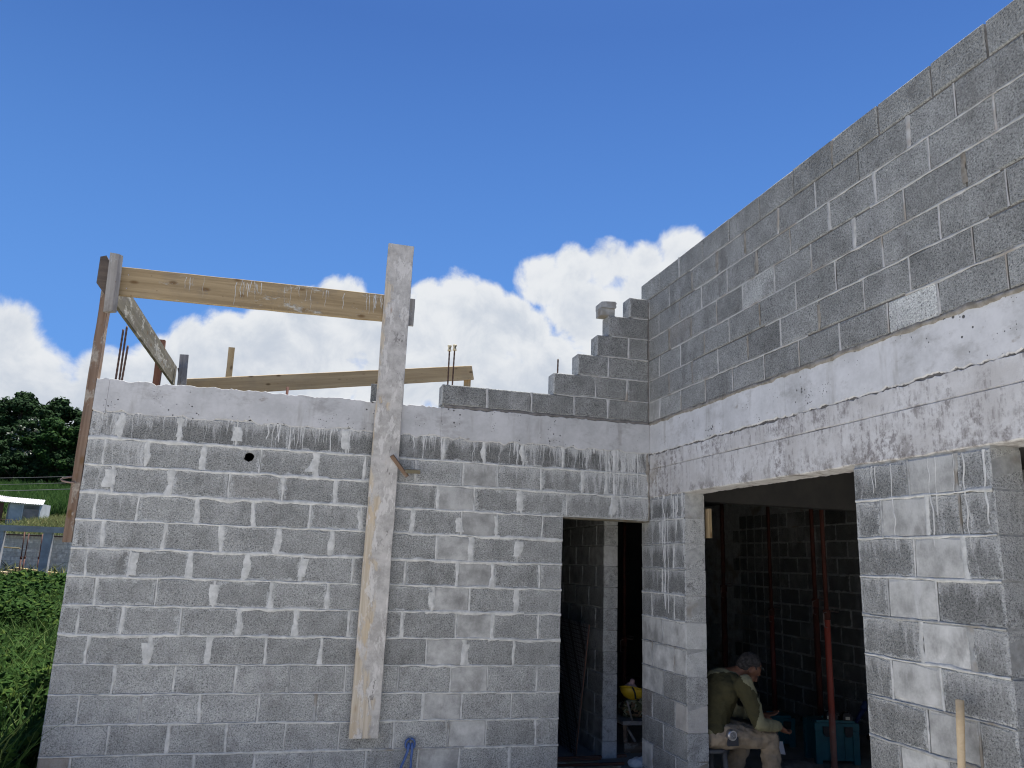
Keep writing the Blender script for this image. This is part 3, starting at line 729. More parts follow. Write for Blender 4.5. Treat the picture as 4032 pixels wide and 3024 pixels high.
# ------------------------------------------------------------------ timber
def board(name, p0, p1, wdir, W, T, m, label, cat='board', group=None, nseg=None, wob=.0018, parent=None, ends=(0, 0)):
    p0, p1 = Vector(p0), Vector(p1); X = (p1-p0); L = X.length; X.normalize()
    Wd = Vector(wdir); Wd = (Wd-X*Wd.dot(X)).normalized(); Yd = Wd.cross(X)
    n = nseg or max(3, int(L/.12)); V = []; F = []
    b = min(.004, T*.15)
    for i in range(n+1):
        x = L*i/n; a = [random.uniform(-wob, wob) for _ in range(4)]
        prof = [(-T/2, -W/2+b), (-T/2+b, -W/2), (T/2-b, -W/2), (T/2, -W/2+b), (T/2, W/2-b), (T/2-b, W/2), (-T/2+b, W/2), (-T/2, W/2-b)]
        for q, (yy, zz) in enumerate(prof):
            xx = x+(ends[0]*zz if i == 0 else 0)+(ends[1]*zz if i == n else 0)
            V.append((xx, yy+a[0]*.4, zz+(a[1] if zz < 0 else a[2])))
    for i in range(n):
        for k in range(8): F.append((i*8+k, (i+1)*8+k, (i+1)*8+(k+1) % 8, i*8+(k+1) % 8))
    F += [tuple(range(8)), tuple(reversed([n*8+k for k in range(8)]))]
    ob = MB().add(V, F).build(name, m, fix=True)
    ob.matrix_world = Matrix.Translation(p0) @ Matrix((X, Yd, Wd)).transposed().to_4x4()
    if label: tag(ob, label, cat, group)
    return ob
ZU = (0, 0, 1)
pl = board('wooden_plank', (-2.341, -.056, -2.105), (-2.322, -.050, 1.81), (1, 0, 0), .217, .034, W_PLANK, 'tall cement smeared plank standing upright against the front wall', 'plank', wob=.0022)
hb = board('wooden_board', (-4.452, -.016, 1.217), (-2.262, -.016, 1.247), ZU, .234, .03, W_YEL, 'yellow board with pale cement drips running level from left post to tall plank')
# cement drips on the level board: its own parts, in board coordinates
dm = MB()
for c, n_ in ((.52, 5), (.93, 11), (1.30, 6), (1.62, 4), (1.98, 15)):
    for _ in range(n_):
        u = c+random.gauss(0, .06); z0 = .112-random.uniform(0, .03)
        drip(dm, u, z0, random.uniform(.05, .20), random.uniform(.004, .009), .002)
me_v = [(x, -.0155+y, z) for x, y, z in dm.v]; dm.v = [(x, -(.0155)+y if False else y-.0152, z) for x, y, z in dm.v]
# board local -Y faces the camera when X runs to the right and Z up is the width direction
side = -1 if (hb.matrix_world.to_3x3() @ Vector((0, 1, 0))).y > 0 else 1
dm.v = [(x, y*(1 if side < 0 else -1), z) for x, y, z in dm.v]
dr = dm.build('cement_drips', LIME, hb, off=(0, 0, 0), fix=True); dr['kind'] = 'stuff'
board('timber_cleat', (-2.212, .016, 1.128), (-2.210, .016, 1.365), (1, 0, 0), .09, .028, W_GREY, 'short grey cleat peeping out behind the right edge of the tall plank', 'cleat')
c1 = board('timber_cleat', (-4.478, -.082, .945), (-4.492, -.082, 1.41), (math.cos(R(-32)), math.sin(R(-32)), 0), .088, .05, W_GREY, 'grey upright cleat nailed over the left end of the drip marked board', 'cleat', ends=(.0, -.25))
c2 = MB().prism([(-4.622, 1.40), (-4.58, 1.415), (-4.552, 1.37), (-4.547, 1.095), (-4.620, 1.185)], 1, -.012, .05).build('timber_cleat', W_DARK, fix=True)
tag(c2, 'dark pointed cleat at the top left, left of the grey cleat', 'cleat')
board('timber_post', (-4.546, .046, -.768), (-4.549, .046, 1.36), (1, 0, 0), .064, .09, W_BROWN, 'tall brown timber post fixed to the left end of the front wall', 'post')
board('wooden_board', (-4.517, .10, 1.196), (-4.517, 3.40, 1.208), ZU, .232, .032, W_OLIVE, 'stained formwork board running back from the left post above the wall')
board('timber_cleat', (-4.47, 3.46, 1.33), (-4.385, 3.52, .98), (1, .2, 0), .07, .03, W_DARK, 'dark slanting cleat at the far end of the receding formwork board', 'cleat')
board('timber_post', (-4.56, 2.62, -.1), (-4.565, 2.62, 1.435), (1, 0, 0), .072, .07, W_RED, 'red brown post rising behind the receding formwork board', 'post')
board('timber_stake', (-4.375, 3.3, .3), (-4.425, 3.3, 1.455), (1, 0, 0), .098, .03, W_GREY, 'short grey stake standing at the left end of the far pine board', 'stake')
board('timber_stake', (-4.02, 4.62, .4), (-4.035, 4.62, 1.925), (1, 0, 0), .08, .03, W_PINE, 'slim pine stake sticking up behind the far pine board', 'stake')
board('wooden_board', (-4.40, 3.5, 1.10), (-.70, 4.5, 1.872), ZU, .208, .034, W_PINE, 'long pine board sloping up to the right behind the front wall', ends=(0, -.03))
board('timber_stake', (-.76, 4.54, .4), (-.76, 4.54, 1.80), (1, 0, 0), .10, .03, W_PINE, 'pale stub of timber under the right end of the sloping pine board', 'stake')
o = bpy.data.objects.new('concrete_block', block_mesh(.27, .19, .15, 1)); COL.objects.link(o); o.location = (-2.455, .33, .43); o.rotation_euler = (0, 0, R(-12))
for k, v in dict(tone=.7, smear=.1, smooth=0., bw=.27, bh=.19, eff=0., warm=0.).items(): o[k] = v
o.scale.z = 1.25
tag(o, 'loose dark block on top of the wall half hidden by the tall plank', 'block')
for i, (x, z) in enumerate(((-4.40, 1.27), (-4.40, 1.16), (-2.36, 1.30), (-2.30, 1.17))):
    tag(MB().tube([(x, -.020 if x < -4 else -.062, z), (x, -.036 if x < -4 else -.079, z+.001)], .0035, 6).build('nail', STEEL), ('upper nail at the left end of the drip marked board', 'lower nail at the left end of the drip marked board', 'upper nail through the tall plank at the board crossing', 'lower nail through the tall plank at the board crossing')[i], 'nail', 'nails in the timber')
# pieces of lath wedged beside the plank
wl = board('timber_lath', (-2.285, -.115, .0), (-2.145, -.05, -.150), (.5, -.6, .6), .032, .02, W_BROWN, 'short brown lath wedged against the edge of the tall plank', 'lath', wob=.001)
board('timber_lath', (-2.165, -.075, -.112), (-2.045, -.085, -.110), (0, -.5, .8), .034, .014, W_OLIVE, 'short flat lath pointing right from the wedge beside the plank', 'lath', wob=.001)

# ------------------------------------------------------------------ steel bars
def rebar(x0, y0, z0, x1, y1, z1, label, r=.0075, group=None, cap=False):
    P0, P1 = Vector((x0, y0, z0)), Vector((x1, y1, z1)); n = int((P1-P0).length/.02)
    pts = [P0.lerp(P1, i/n) for i in range(n+1)]; rs = [r*(1.12 if i % 2 else .95) for i in range(n+1)]
    t = thing('rebar', label, 'rebar', (x0, y0, z0), group=group)
    MB().tube(pts, rs, 8).build('bar', REBAR, t)
    if cap:
        dz_ = Vector((0, 0, 1)); MB().tube([P1-dz_*.05, P1-dz_*.045, P1-dz_*.025, P1-dz_*.003, P1], [.017, .017, .0115, .019, .018], 12).build('cap', CAPMAT, t)
        MB().box((x1-.004, y1-.0175, z1-.035), (x1+.004, y1-.011, z1-.012)).build('cap_slot', BLACKP, t)
rebar(-4.404, .08, .40, -4.403, .08, .861, 'left rebar of three above the left end of the beam', group='rebars at the left wall end')
rebar(-4.379, .085, .40, -4.382, .085, .891, 'tallest middle rebar of three above the left end of the beam', group='rebars at the left wall end')
rebar(-4.360, .075, .40, -4.353, .075, .736, 'shortest right rebar of three above the left end of the beam', group='rebars at the left wall end')
rebar(-1.831, .08, .55, -1.833, .08, 1.010, 'left of two thin rebars with cream plastic caps', group='capped rebars', r=.0065, cap=True)
rebar(-1.793, .08, .55, -1.788, .08, 1.020, 'right of two thin rebars with cream plastic caps', group='capped rebars', r=.0065, cap=True)
rebar(-.851, .08, .75, -.848, .08, .991, 'single short dark rebar above the second step of blocks', r=.007)
o = MB().tube([(-3.165, 1.0, .2), (-3.160, 1.0, .71)], .0125, 10).build('steel_tube', SHADED_RUST); tag(o, 'short red rusty tube end behind the wall under the sloping board', 'tube')
pts = [(-4.55, .03, -.300), (-4.60, .015, -.304), (-4.635, .0, -.315), (-4.645, -.012, -.325), (-4.63, -.02, -.336), (-4.59, -.02, -.343), (-4.55, -.01, -.345)]
o = MB().tube(pts, .0068, 8).build('bent_rebar_loop', simple('pale rusty bar', (.25, .19, .16), (.17, .12, .10), 30)); tag(o, 'small bent bar loop sticking out left of the brown post', 'rebar')

# ------------------------------------------------------------------ hand tools outside
def arc(c, r, a0, a1, n, y): return [(c[0]+r*math.cos(R(a0+(a1-a0)*i/n)), y, c[1]+r*math.sin(R(a0+(a1-a0)*i/n))) for i in range(n+1)]
pn = thing('pincers', 'blue steel pincers hanging head up low on the front wall', 'pincers', (-1.987, -.03, -2.6))
cx, cz = -1.987, -2.154
for s_ in (-1, 1):
    jaw = MB(); pp = [(cx+s_*x, -.030, cz+z) for x, z in [(.002, .030), (.014, .031), (.026, .024), (.034, .010), (.036, -.008), (.033, -.024), (.022, -.034), (.008, -.036)]]
    jaw.tube(pp, [.005, .0075, .008, .0075, .007, .0075, .009, .010], 8, flat=1.7); jaw.build('jaw', BLUE, pn)
    hp = [(cx+s_*.012, -.048, cz+.008), (cx+s_*.013, -.05, cz-.015), (cx+s_*.014-(.004 if s_ < 0 else -.001), -.05, cz-.05), (cx+(-.035 if s_ < 0 else .011), -.048, cz-.10), (cx+(-.056 if s_ < 0 else .013), -.046, cz-.15), (cx+(-.085 if s_ < 0 else .010), -.04, cz-.23), (cx+(-.10 if s_ < 0 else .0), -.035, cz-.30)]
    MB().tube(hp, [.010, .0115, .0105, .0095, .009, .0085, .008], 10).build('handle', BLUE, pn)
MB().tube([(cx, -.025, cz-.028), (cx, -.056, cz-.028)], .009, 10).build('pivot', BLUE_D, pn)
MB().tube([(cx, .01, cz+.012), (cx, -.06, cz+.014)], .003, 8).build('nail', STEEL, pn)
th = thing('sledgehammer', 'pale round wooden hammer shaft leaning on the right hand pier', 'hammer', (-.2, -3.28, -2.66))
hp = [(-.05-.0*i, -3.33+.0, -1.325-.0*i) for i in range(1)]
top = Vector((-.055, -3.328, -1.322)); bot = Vector((-.36, -3.54, -2.64)); nn = 12
pts = [top.lerp(bot, i/nn) for i in range(nn+1)]; pts = [top+Vector((.0005, 0, .004))]+pts
MB().tube(pts, [.015, .0195, .0190]+[.0175-.0006*i for i in range(4)]+[.0152]*(nn-5), 14, flat=.8).build('shaft', W_HANDLE, th)
MB().box((-.45, -3.575, -2.66), (-.27, -3.515, -2.60)).build('hammer_head', simple('dark iron', (.05, .05, .05), (.03, .03, .03), 20, .6, .4, .6), th)

# ------------------------------------------------------------------ room contents: steel props
def prop(x, y, zt, zc, label, worn=False, r=.028, lean=(0, 0), zb=-2.55, red=None):
    t = thing('steel_prop', label, 'steel prop', (x, y, zb), group='red steel props holding up the ceiling')
    f = lambda z: (x+lean[0]*(z-zb), y+lean[1]*(z-zb), z)
    zm = zb+.62*(zc-zb)
    MB().tube([f(zb+.01), f(zc)], r, 14).build('outer_tube', red or PROPRED, t)
    MB().tube([f(zc-.05), f(zt-.01)], r*.72, 12).build('inner_tube', SHADED_RUST, t)
    MB().tube([f(zc-.09), f(zc-.088), f(zc-.005), f(zc)], [r*1.02, r*1.22, r*1.22, r*1.02], 14).build('collar', SHADED_RUST, t)
    a = f(zc-.02); MB().tube([(a[0]+.02, a[1]-.03, a[2]+.01), (a[0]+.09, a[1]-.05, a[2]+.0), (a[0]+.10, a[1]-.04, a[2]+.035), (a[0]+.03, a[1]-.02, a[2]+.045)], .005, 6).build('pin', ZINC, t)
    MB().tube([(a[0]-.025, a[1]-.03, a[2]+.0), (a[0]-.055, a[1]-.03, a[2]-.01), (a[0]-.055, a[1]-.03, a[2]-.13), (a[0]-.025, a[1]-.03, a[2]-.14)], .005, 6).build('grip_loop', ZINC, t)
    MB().box((x-.06, y-.06, zb), (x+.06, y+.06, zb+.008)).build('base_plate', SHADED_RUST, t)
    a = f(zt); MB().box((a[0]-.07, a[1]-.07, a[2]-.012), (a[0]+.07, a[1]+.07, a[2]-.002)).build('head_plate', SHADED_RUST, t)
def two_tone():
    m, nt, b = mat('worn red prop tube', .6, .35); p = wpos(nt); px, py, pz_ = sep(nt, p)
    c = mix(nt, noise(nt, p, 11, 4), (.33, .065, .04), (.22, .045, .03))
    wv = mth(nt, 'MULTIPLY_ADD', noise(nt, p, 12, 4), .35, pz_)
    c = mix(nt, mr(nt, wv, -1.75, -2.15, 0., .85), c, mix(nt, noise(nt, vscale(nt, p, (40, 40, 10)), 1., 4, .7), (.25, .10, .08), (.40, .30, .26)))
    c = mix(nt, mr(nt, noise(nt, vscale(nt, p, (25, 25, 9)), 1., 3, .6), .70, .74, 0., .6), c, (.45, .40, .37))
    setc(nt, b, c); return m
TWO = two_tone()
prop(1.885, .20, .205, -1.12, 'nearest and brightest red steel prop in front of the teal tool box', red=TWO)
prop(2.47, 2.0, .205, -1.20, 'red steel prop straight behind the seated man', red=simple('shaded red prop', (.14, .03, .022), (.08, .025, .02), 9, .6, .3))  # props deeper in the room: their shade is put into darker reds
prop(2.36, 1.02, .205, -1.05, 'dark red steel prop behind and left of the nearest prop', r=.030, red=SHADED_RUST)
prop(2.43, 3.0, .205, -.98, 'farthest dim red steel prop left of the seated man', r=.035, red=SHADED_RUST)
prop(.835, 2.5, .205, -1.6, 'dim red steel prop seen through the narrow doorway', red=SHADED_RUST)
o = MB().tube([(2.4, 1.06, -2.5), (2.42, 1.12, -1.5)], .022, 10).build('zinc_pipe', ZINC); tag(o, 'thin grey pipe leaning beside the dark red prop', 'pipe')
board('timber_stub', (.212, -.637, -.32), (.212, -.642, -.55), (0, 1, 0), .065, .03, W_YEL, 'small pale timber stub on the inner left side of the wide doorway', 'stub')

# tool boxes
def toolbox(x0, y0, wd, dp, ht, rz, label):
    t = thing('tool_box', label, 'tool box', (x0, y0, -2.55), rz); OFF[t.name] = (0, 0, 0)
    B = MB(); B.box((.012, .012, .03), (wd-.012, dp-.012, ht-.085)); B.build('body', TEAL, t)
    lid = MB(); lid.box((.0, .0, ht-.083), (wd, dp, ht-.02)); lid.box((.03, .03, ht-.021), (wd-.03, dp-.03, ht)); lid.build('lid', TEAL, t)
    for u in (.004, wd-.064):
        for v in (.0, dp-.055): MB().box((u, v, 0), (u+.06, v+.055, ht-.086)).build('corner_leg', TEAL, t)
    for u in (wd*.32, wd*.68): MB().box((u-.006, .004, .03), (u+.006, .013, ht-.09)).build('rib', TEAL, t)
    for u in (wd*.27, wd*.75):
        MB().prism([(u-.04, ht-.05), (u+.04, ht-.05), (u+.036, ht-.115), (u+.018, ht-.14), (u-.018, ht-.14), (u-.036, ht-.115)], 1, -.014, .006).build('latch', BLACKP, t, off=(0, 0, 0), fix=True)
    MB().tube([(wd*.3, dp*.5, ht), (wd*.33, dp*.5, ht+.018), (wd*.67, dp*.5, ht+.018), (wd*.7, dp*.5, ht)], .009, 8).build('carry_handle', TEAL, t, off=(0, 0, 0))
    return t
rz = math.atan2(.50-.60, 2.40-1.985)
tb = toolbox(1.985, .60, .43, .30, .385, rz, 'large teal tool box with black latches behind the nearest red prop')
toolbox(1.86, 1.30, .36, .28, .30, R(-8), 'smaller teal tool box just right of the seated man')
def local(tx, x, y, z):
    v = Matrix.Translation((1.985, .60, -2.55)) @ Matrix.Rotation(rz, 4, 'Z') @ Vector((x, y, z)); return v
for i, (lx, ly, w_) in enumerate(((.20, .10, .11), (.34, .08, .09))):
    p = local(tb, lx, ly, .386)
    t = thing('battery_pack', ('low black battery pack with pale sticker, left one on the teal box lid', 'tall black battery pack with pale sticker, right one on the teal box lid')[i], 'battery', p, rz, 'battery packs on the tool box'); OFF[t.name] = (0, 0, 0)
    MB().box((-w_/2, -.04, 0), (w_/2, .04, .05)).box((-w_/2+.012, -.032, .05), (w_/2-.012, .032, .066)).build('case', BLACKP, t)
    MB().box((-.02 if i else -.05, -.042, .006), (.022 if i else -.02, -.0405, .034)).build('sticker', LABELM, t)
t = thing('blue_lever', 'dark blue steel lever leaning on the wall behind the teal tool box', 'lever', (2.72, 1.0, -2.55))
MB().tube([(2.66, .98, -2.5), (2.74, 1.0, -2.30), (2.82, 1.01, -2.20), (2.885, 1.02, -2.13)], [.018, .018, .022, .026], 10).build('shaft', BLUE_D, t)
MB().tube([(2.87, 1.02, -2.15), (2.90, 1.02, -2.10), (2.885, 1.01, -2.075)], [.035, .032, .02], 10).build('head', BLUE_D, t)
t = MB().add([(1.315, .2, -2.253), (1.368, .2, -2.257), (1.384, .19, -2.363), (1.335, .19, -2.355), (1.316, .204, -2.253), (1.369, .204, -2.257), (1.385, .194, -2.363), (1.336, .194, -2.355)], [(0, 1, 2, 3), (4, 7, 6, 5), (0, 4, 5, 1), (1, 5, 6, 2), (2, 6, 7, 3), (3, 7, 4, 0)]).build('paper_tag', PAPER, fix=True)
tag(t, 'white paper tag hanging by the knee of the seated man', 'tag')
t = thing('sand_heap', 'low heap of dark rubble on the floor between the two tool boxes', 'heap', (1.7, .5, -2.55))
MB().ell((1.72, .55, -2.55), (.22, .12, .05), 16, 8, jit=.25).build('rubble', MORTAR_D, t)
for (a, b_, r_, lb) in (((3.1, 2.4, -2.50), (2.75, 1.2, -2.44), .03, 'long dark tube lying on the floor along the back wall'), ((3.3, 1.5, -2.52), (3.2, .2, -2.50), .03, 'dark tube lying on the floor right of the teal tool box')):
    tag(MB().tube([a, b_], r_, 10).build('steel_tube', SHADED_RUST), lb, 'tube')
o = MB().tube([(1.10, .3, -2.50), (.90, .1, -2.50)], .016, 8).build('red_tool_grip', PROPRED); tag(o, 'small red tool grip on the floor behind the leg of the seated man', 'grip')

# narrow doorway: film plywood panel, bars, stool, bag, helmet, cloth
fp = board('plywood_panel', (-.235, 1.135, -2.545), (-.185, 2.25, -2.545), (.117, 0, 1.19), 1.19, .018, FILM, 'dark plywood panel printed with pale rings leaning inside the narrow doorway', 'panel', nseg=4, wob=.0)
fp.matrix_world = Matrix.Translation((.058, 0, .592)) @ fp.matrix_world
board('panel_edge', (0, 0, 0), (1.19, 0, 0), (0, 1, 0), .021, .004, W_RED, None)
pe = bpy.data.objects['panel_edge']; pe.parent = fp
pe.matrix_parent_inverse = Matrix.Identity(4)
pe.matrix_basis = Matrix.Translation((-.0025, 0, -.594)) @ Matrix.Rotation(-math.pi/2, 4, 'Y')
for i, (ya, yb, xa, xb) in enumerate(((.74, .78, -1.6, .10), (.80, .86, -1.7, -.12), (.90, .98, -1.5, -.05), (.70, .66, -1.4, .02), (.96, 1.06, -1.6, .24))):
    board('wooden_strip', (xa, ya, -2.538), (xb, yb, -2.538), (0, 1, 0), .035, .022, W_RED if i % 2 == 0 else W_OLIVE, ('reddish strip lying second from the door step', 'olive strip lying in the middle of the floor strips', 'reddish strip lying fourth from the door step', 'olive strip lying nearest the door step', 'reddish strip lying deepest, ending by the partition foot')[i], 'strip', 'strips of wood on the floor of the narrow doorway')
st = thing('wooden_stool', 'low rough wooden stool carrying the camouflage bag', 'stool', (.5, 1.35, -2.55))
MB().box((.258, 1.17, -2.292), (.76, 1.55, -2.256)).build('seat', W_GREY, st)
for i, (x, y) in enumerate(((.30, 1.22), (.70, 1.22), (.30, 1.50), (.70, 1.50))):
    MB().tube([(x+.012, y, -2.55), (x, y, -2.29)], .022, 4, smooth=False).build('leg', W_BROWN, st)
MB().box((.285, 1.195, -2.545), (.72, 1.215, -2.455)).build('rail', W_BROWN, st)
MB().tube([(.33, 1.3, -2.30), (.42, 1.25, -2.46)], .012, 6).build('brace', W_GREY, st)
bgm = MB()
for c, r_ in (((.45, 1.37, -2.165), (.13, .13, .10)), ((.55, 1.38, -2.15), (.13, .12, .11)), ((.38, 1.36, -2.17), (.09, .10, .085))): bgm.ell(c, r_, 18, 12)
bag = bgm.build('rucksack', CAMO); tag(bag, 'camouflage rucksack slumped on the low wooden stool', 'rucksack')
def soften(o, vox, it=6, sub=0):
    m = o.modifiers.new('Remesh', 'REMESH'); m.mode = 'VOXEL'; m.voxel_size = vox; m.use_smooth_shade = True
    m = o.modifiers.new('Smooth', 'SMOOTH'); m.factor = .5; m.iterations = it
def cloudtex(name, sc):
    t_ = bpy.data.textures.new(name, 'CLOUDS'); t_.noise_scale = sc; return t_
def wrinkle(o, st_, sc):
    m = o.modifiers.new('Displace', 'DISPLACE'); m.texture = cloudtex('wrinkle', sc); m.strength = st_; m.mid_level = .5; m.texture_coords = 'LOCAL'
soften(bag, .012, 4); wrinkle(bag, .03, .06)
hh = thing('hard_hat', 'yellow hard hat lying upside down on the camouflage rucksack', 'hard hat', (.42, 1.32, -2.06))
V = []; F = []; nu, nv = 20, 7
Rt = Matrix.Rotation(R(12), 3, 'Y') @ Matrix.Rotation(R(-14), 3, 'X')
for j in range(nv+1):
    ph = math.pi/2*j/nv
    for i in range(nu):
        th_ = 2*math.pi*i/nu; q = Vector((.125*math.cos(th_)*math.sin(ph), .105*math.sin(th_)*math.sin(ph), -.10*math.cos(ph))); V.append(Rt @ q+Vector((.42, 1.32, -1.985)))
for j in range(nv):
    for i in range(nu): F.append((j*nu+i, j*nu+(i+1) % nu, (j+1)*nu+(i+1) % nu, (j+1)*nu+i))
ho_ = MB().add(V, F, True).build('shell', YELLOWP, hh); sm = ho_.modifiers.new('Solidify', 'SOLIDIFY'); sm.thickness = .004
rim = [Rt @ Vector((.13*math.cos(2*math.pi*i/20), .11*math.sin(2*math.pi*i/20), .0))+Vector((.42, 1.32, -1.985)) for i in range(21)]
MB().tube(rim, .007, 8).build('brim', YELLOWP, hh)
MB().tube([Rt @ Vector((-.05, -.102, -.0))+Vector((.42, 1.32, -1.985)), Rt @ Vector((-.02, -.108, -.05))+Vector((.42, 1.32, -1.985)), Rt @ Vector((.0, -.09, -.10))+Vector((.42, 1.32, -1.985))], .009, 6).build('strap', BLACKP, hh)
gl = MB(); gl.ell((.40, 1.32, -1.965), (.07, .05, .04), 14, 9); gl.tube([(.38, 1.31, -1.95), (.37, 1.31, -1.92)], [.018, .014], 8); gl.tube([(.405, 1.31, -1.95), (.415, 1.31, -1.905), (.405, 1.30, -1.89)], [.024, .026, .018], 8)
gl = gl.build('work_glove', GLOVEM); tag(gl, 'dull pink work glove stuffed in the upturned hard hat', 'glove'); soften(gl, .006, 4)
o = MB().tube([(.27, 1.1, -2.06), (.37, 1.2, -2.27)], .009, 6).build('stick', W_GREY); tag(o, 'thin grey stick leaning on the left side of the stool', 'stick')
board('timber_offcut', (.49, 1.16, -2.225), (.60, 1.17, -2.30), (0, 0, 1), .02, .012, W_PINE, 'small pale offcut leaning on the front edge of the stool', 'offcut')
cw = MB(); cw.ell((.215, .73, -2.53), (.09, .07, .055), 18, 10); cw.ell((.27, .74, -2.525), (.08, .06, .045), 18, 10)
cw = cw.build('white_bag', CLOTH_W); tag(cw, 'crumpled white bag on the floor at the foot of the corner pier', 'bag'); soften(cw, .008, 2); wrinkle(cw, .03, .04)

# ------------------------------------------------------------------ the seated man
SKIN = simple('tanned skin', (.20, .095, .055), (.16, .075, .045), 30, .55, .35)
def shirt_mat():
    m, nt, b = mat('olive jersey', .95, .1); p = wpos(nt)
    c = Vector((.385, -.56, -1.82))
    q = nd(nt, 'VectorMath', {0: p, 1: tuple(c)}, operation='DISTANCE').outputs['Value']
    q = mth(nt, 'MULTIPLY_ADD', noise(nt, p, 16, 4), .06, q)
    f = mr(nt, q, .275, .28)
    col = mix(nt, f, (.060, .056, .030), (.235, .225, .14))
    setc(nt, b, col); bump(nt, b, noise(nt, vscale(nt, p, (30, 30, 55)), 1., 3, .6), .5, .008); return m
SHIRT = shirt_mat()
TROUS = simple('khaki trousers', (.34, .275, .20), (.235, .19, .135), 9, .95, bs=.5)
HAIR = simple('grey hair', (.058, .055, .055), (.013, .012, .012), 45, .9, bs=.8)
BOOT = simple('dark boot', (.03, .028, .026), (.05, .045, .04), 20, .7)
PADM = simple('dark knee patch', (.06, .063, .07), (.045, .047, .055), 20, .95)
man = thing('person', 'grey haired man in olive long sleeved top and khaki trousers sitting in the wide doorway', 'person', (.45, -.45, -2.55))
def caps(mb, pts, rad, n=12):
    mb.tube(pts, rad, n)
    for p, r_ in ((pts[0], rad[0]), (pts[-1], rad[-1])): mb.ell(p, (r_, r_, r_), n, 7)
hipR, hipL = (.31, -.545, -2.035), (.31, -.355, -2.035)
kneeR, kneeL = (.725, -.585, -2.055), (.70, -.30, -2.075)
ankR, ankL = (.755, -.60, -2.47), (.55, -.27, -2.46)
shR, shL = (.50, -.625, -1.655), (.525, -.285, -1.645)
elR, elL = (.575, -.705, -1.925), (.64, -.20, -1.92)
wrR, wrL = (.80, -.625, -1.965), (.82, -.325, -1.935)
spine = [(.29, -.45, -2.02), (.315, -.45, -1.88), (.365, -.45, -1.76), (.43, -.455, -1.655), (.495, -.455, -1.605)]
HM = Matrix.Translation((.640, -.475, -1.553)) @ Matrix.Rotation(R(-2), 4, 'Z') @ Matrix.Rotation(R(46), 4, 'Y')
HR = HM.to_3x3()
def H(x, y, z): return HM @ Vector((x, y, z))
bd = MB()
bd.tube(spine, [.125, .12, .125, .12, .07], 14); bd.ell(spine[0], (.12, .16, .11))
bd.ell((.40, -.455, -1.70), (.10, .15, .13))
caps(bd, [spine[4], (.55, -.46, -1.590), H(-.03, 0, -.04)], [.062, .056, .055])
bd.ell(H(-.005, 0, .012), (.098, .076, .098), 20, 14, HR)
bd.ell(H(.035, 0, -.055), (.062, .056, .065), 16, 10, HR)
bd.ell(H(.062, 0, -.098), (.028, .030, .022), 12, 8, HR)
bd.ell(H(.082, 0, .018), (.016, .052, .014), 12, 8, HR)
bd.tube([H(.088, 0, .010), H(.108, 0, -.028), H(.092, 0, -.04)], [.009, .014, .010], 8)
bd.ell(H(.088, 0, -.066), (.010, .024, .007), 10, 6, HR); bd.ell(H(.086, 0, -.078), (.010, .022, .007), 10, 6, HR)
for s_ in (-1, 1): bd.ell(H(-.008, s_*.079, -.022), (.024, .011, .036), 12, 8, HR)
for a, b_, c in ((shR, elR, wrR), (shL, elL, wrL)): caps(bd, [a, b_], [.055, .042]); caps(bd, [b_, c], [.041, .027])
for a, b_, c in ((hipR, kneeR, ankR), (hipL, kneeL, ankL)): caps(bd, [a, b_], [.078, .055]); caps(bd, [b_, c], [.052, .036])
def hand(mb, wv, fd, nd_, side, curl):
    fd = Vector(fd).normalized(); nd_ = Vector(nd_); nd_ = (nd_-fd*nd_.dot(fd)).normalized(); sd_ = fd.cross(nd_)*side
    wv = Vector(wv); rot = Matrix((fd, sd_, nd_)).transposed()
    mb.ell(wv+fd*.045, (.05, .040, .017), 14, 8, rot)
    for k, (o_, L) in enumerate(((-.030, .066), (-.010, .076), (.010, .072), (.029, .056))):
        p = wv+fd*.080+sd_*o_; a = curl*.6; pts = [p-fd*.025, p]; dcur = fd
        for seg in (.42, .33, .25):
            dcur = (Matrix.Rotation(a, 3, sd_*side) @ dcur).normalized(); p = p+dcur*L*seg; pts.append(p); a = curl
        mb.tube(pts, [.0105, .0102, .0095, .009, .0075], 8); mb.ell(pts[-1], (.0075,)*3, 8, 6)
    p = wv+fd*.022-sd_*.028; q = p-sd_*.028+fd*.028-nd_*.008; r_ = q+fd*.028-nd_*.008
    mb.tube([p, q, r_], [.014, .0115, .009], 8); mb.ell(r_, (.009,)*3, 8, 6)
hand(bd, wrR, (.75, .35, -.55), (.55, .2, .8), 1, .5)
hand(bd, wrL, (.85, -.45, .12), (-.1, -.1, 1), -1, .25)
body = bd.build('body', SKIN, man); soften(body, .0062, 3)
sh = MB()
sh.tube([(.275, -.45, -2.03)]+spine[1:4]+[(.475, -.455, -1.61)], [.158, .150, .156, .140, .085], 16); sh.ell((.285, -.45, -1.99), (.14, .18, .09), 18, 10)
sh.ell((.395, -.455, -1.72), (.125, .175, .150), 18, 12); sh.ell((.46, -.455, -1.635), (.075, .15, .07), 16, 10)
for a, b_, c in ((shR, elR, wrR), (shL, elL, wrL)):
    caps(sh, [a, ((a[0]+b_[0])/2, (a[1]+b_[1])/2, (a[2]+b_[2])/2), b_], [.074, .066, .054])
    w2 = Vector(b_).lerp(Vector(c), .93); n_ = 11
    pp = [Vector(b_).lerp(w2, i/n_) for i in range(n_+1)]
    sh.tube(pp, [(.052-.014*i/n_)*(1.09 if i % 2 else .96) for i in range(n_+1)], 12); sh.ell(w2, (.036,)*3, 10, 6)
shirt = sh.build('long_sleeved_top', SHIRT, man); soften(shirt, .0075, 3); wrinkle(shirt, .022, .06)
tr = MB(); tr.ell((.295, -.45, -2.05), (.145, .19, .115), 18, 12)
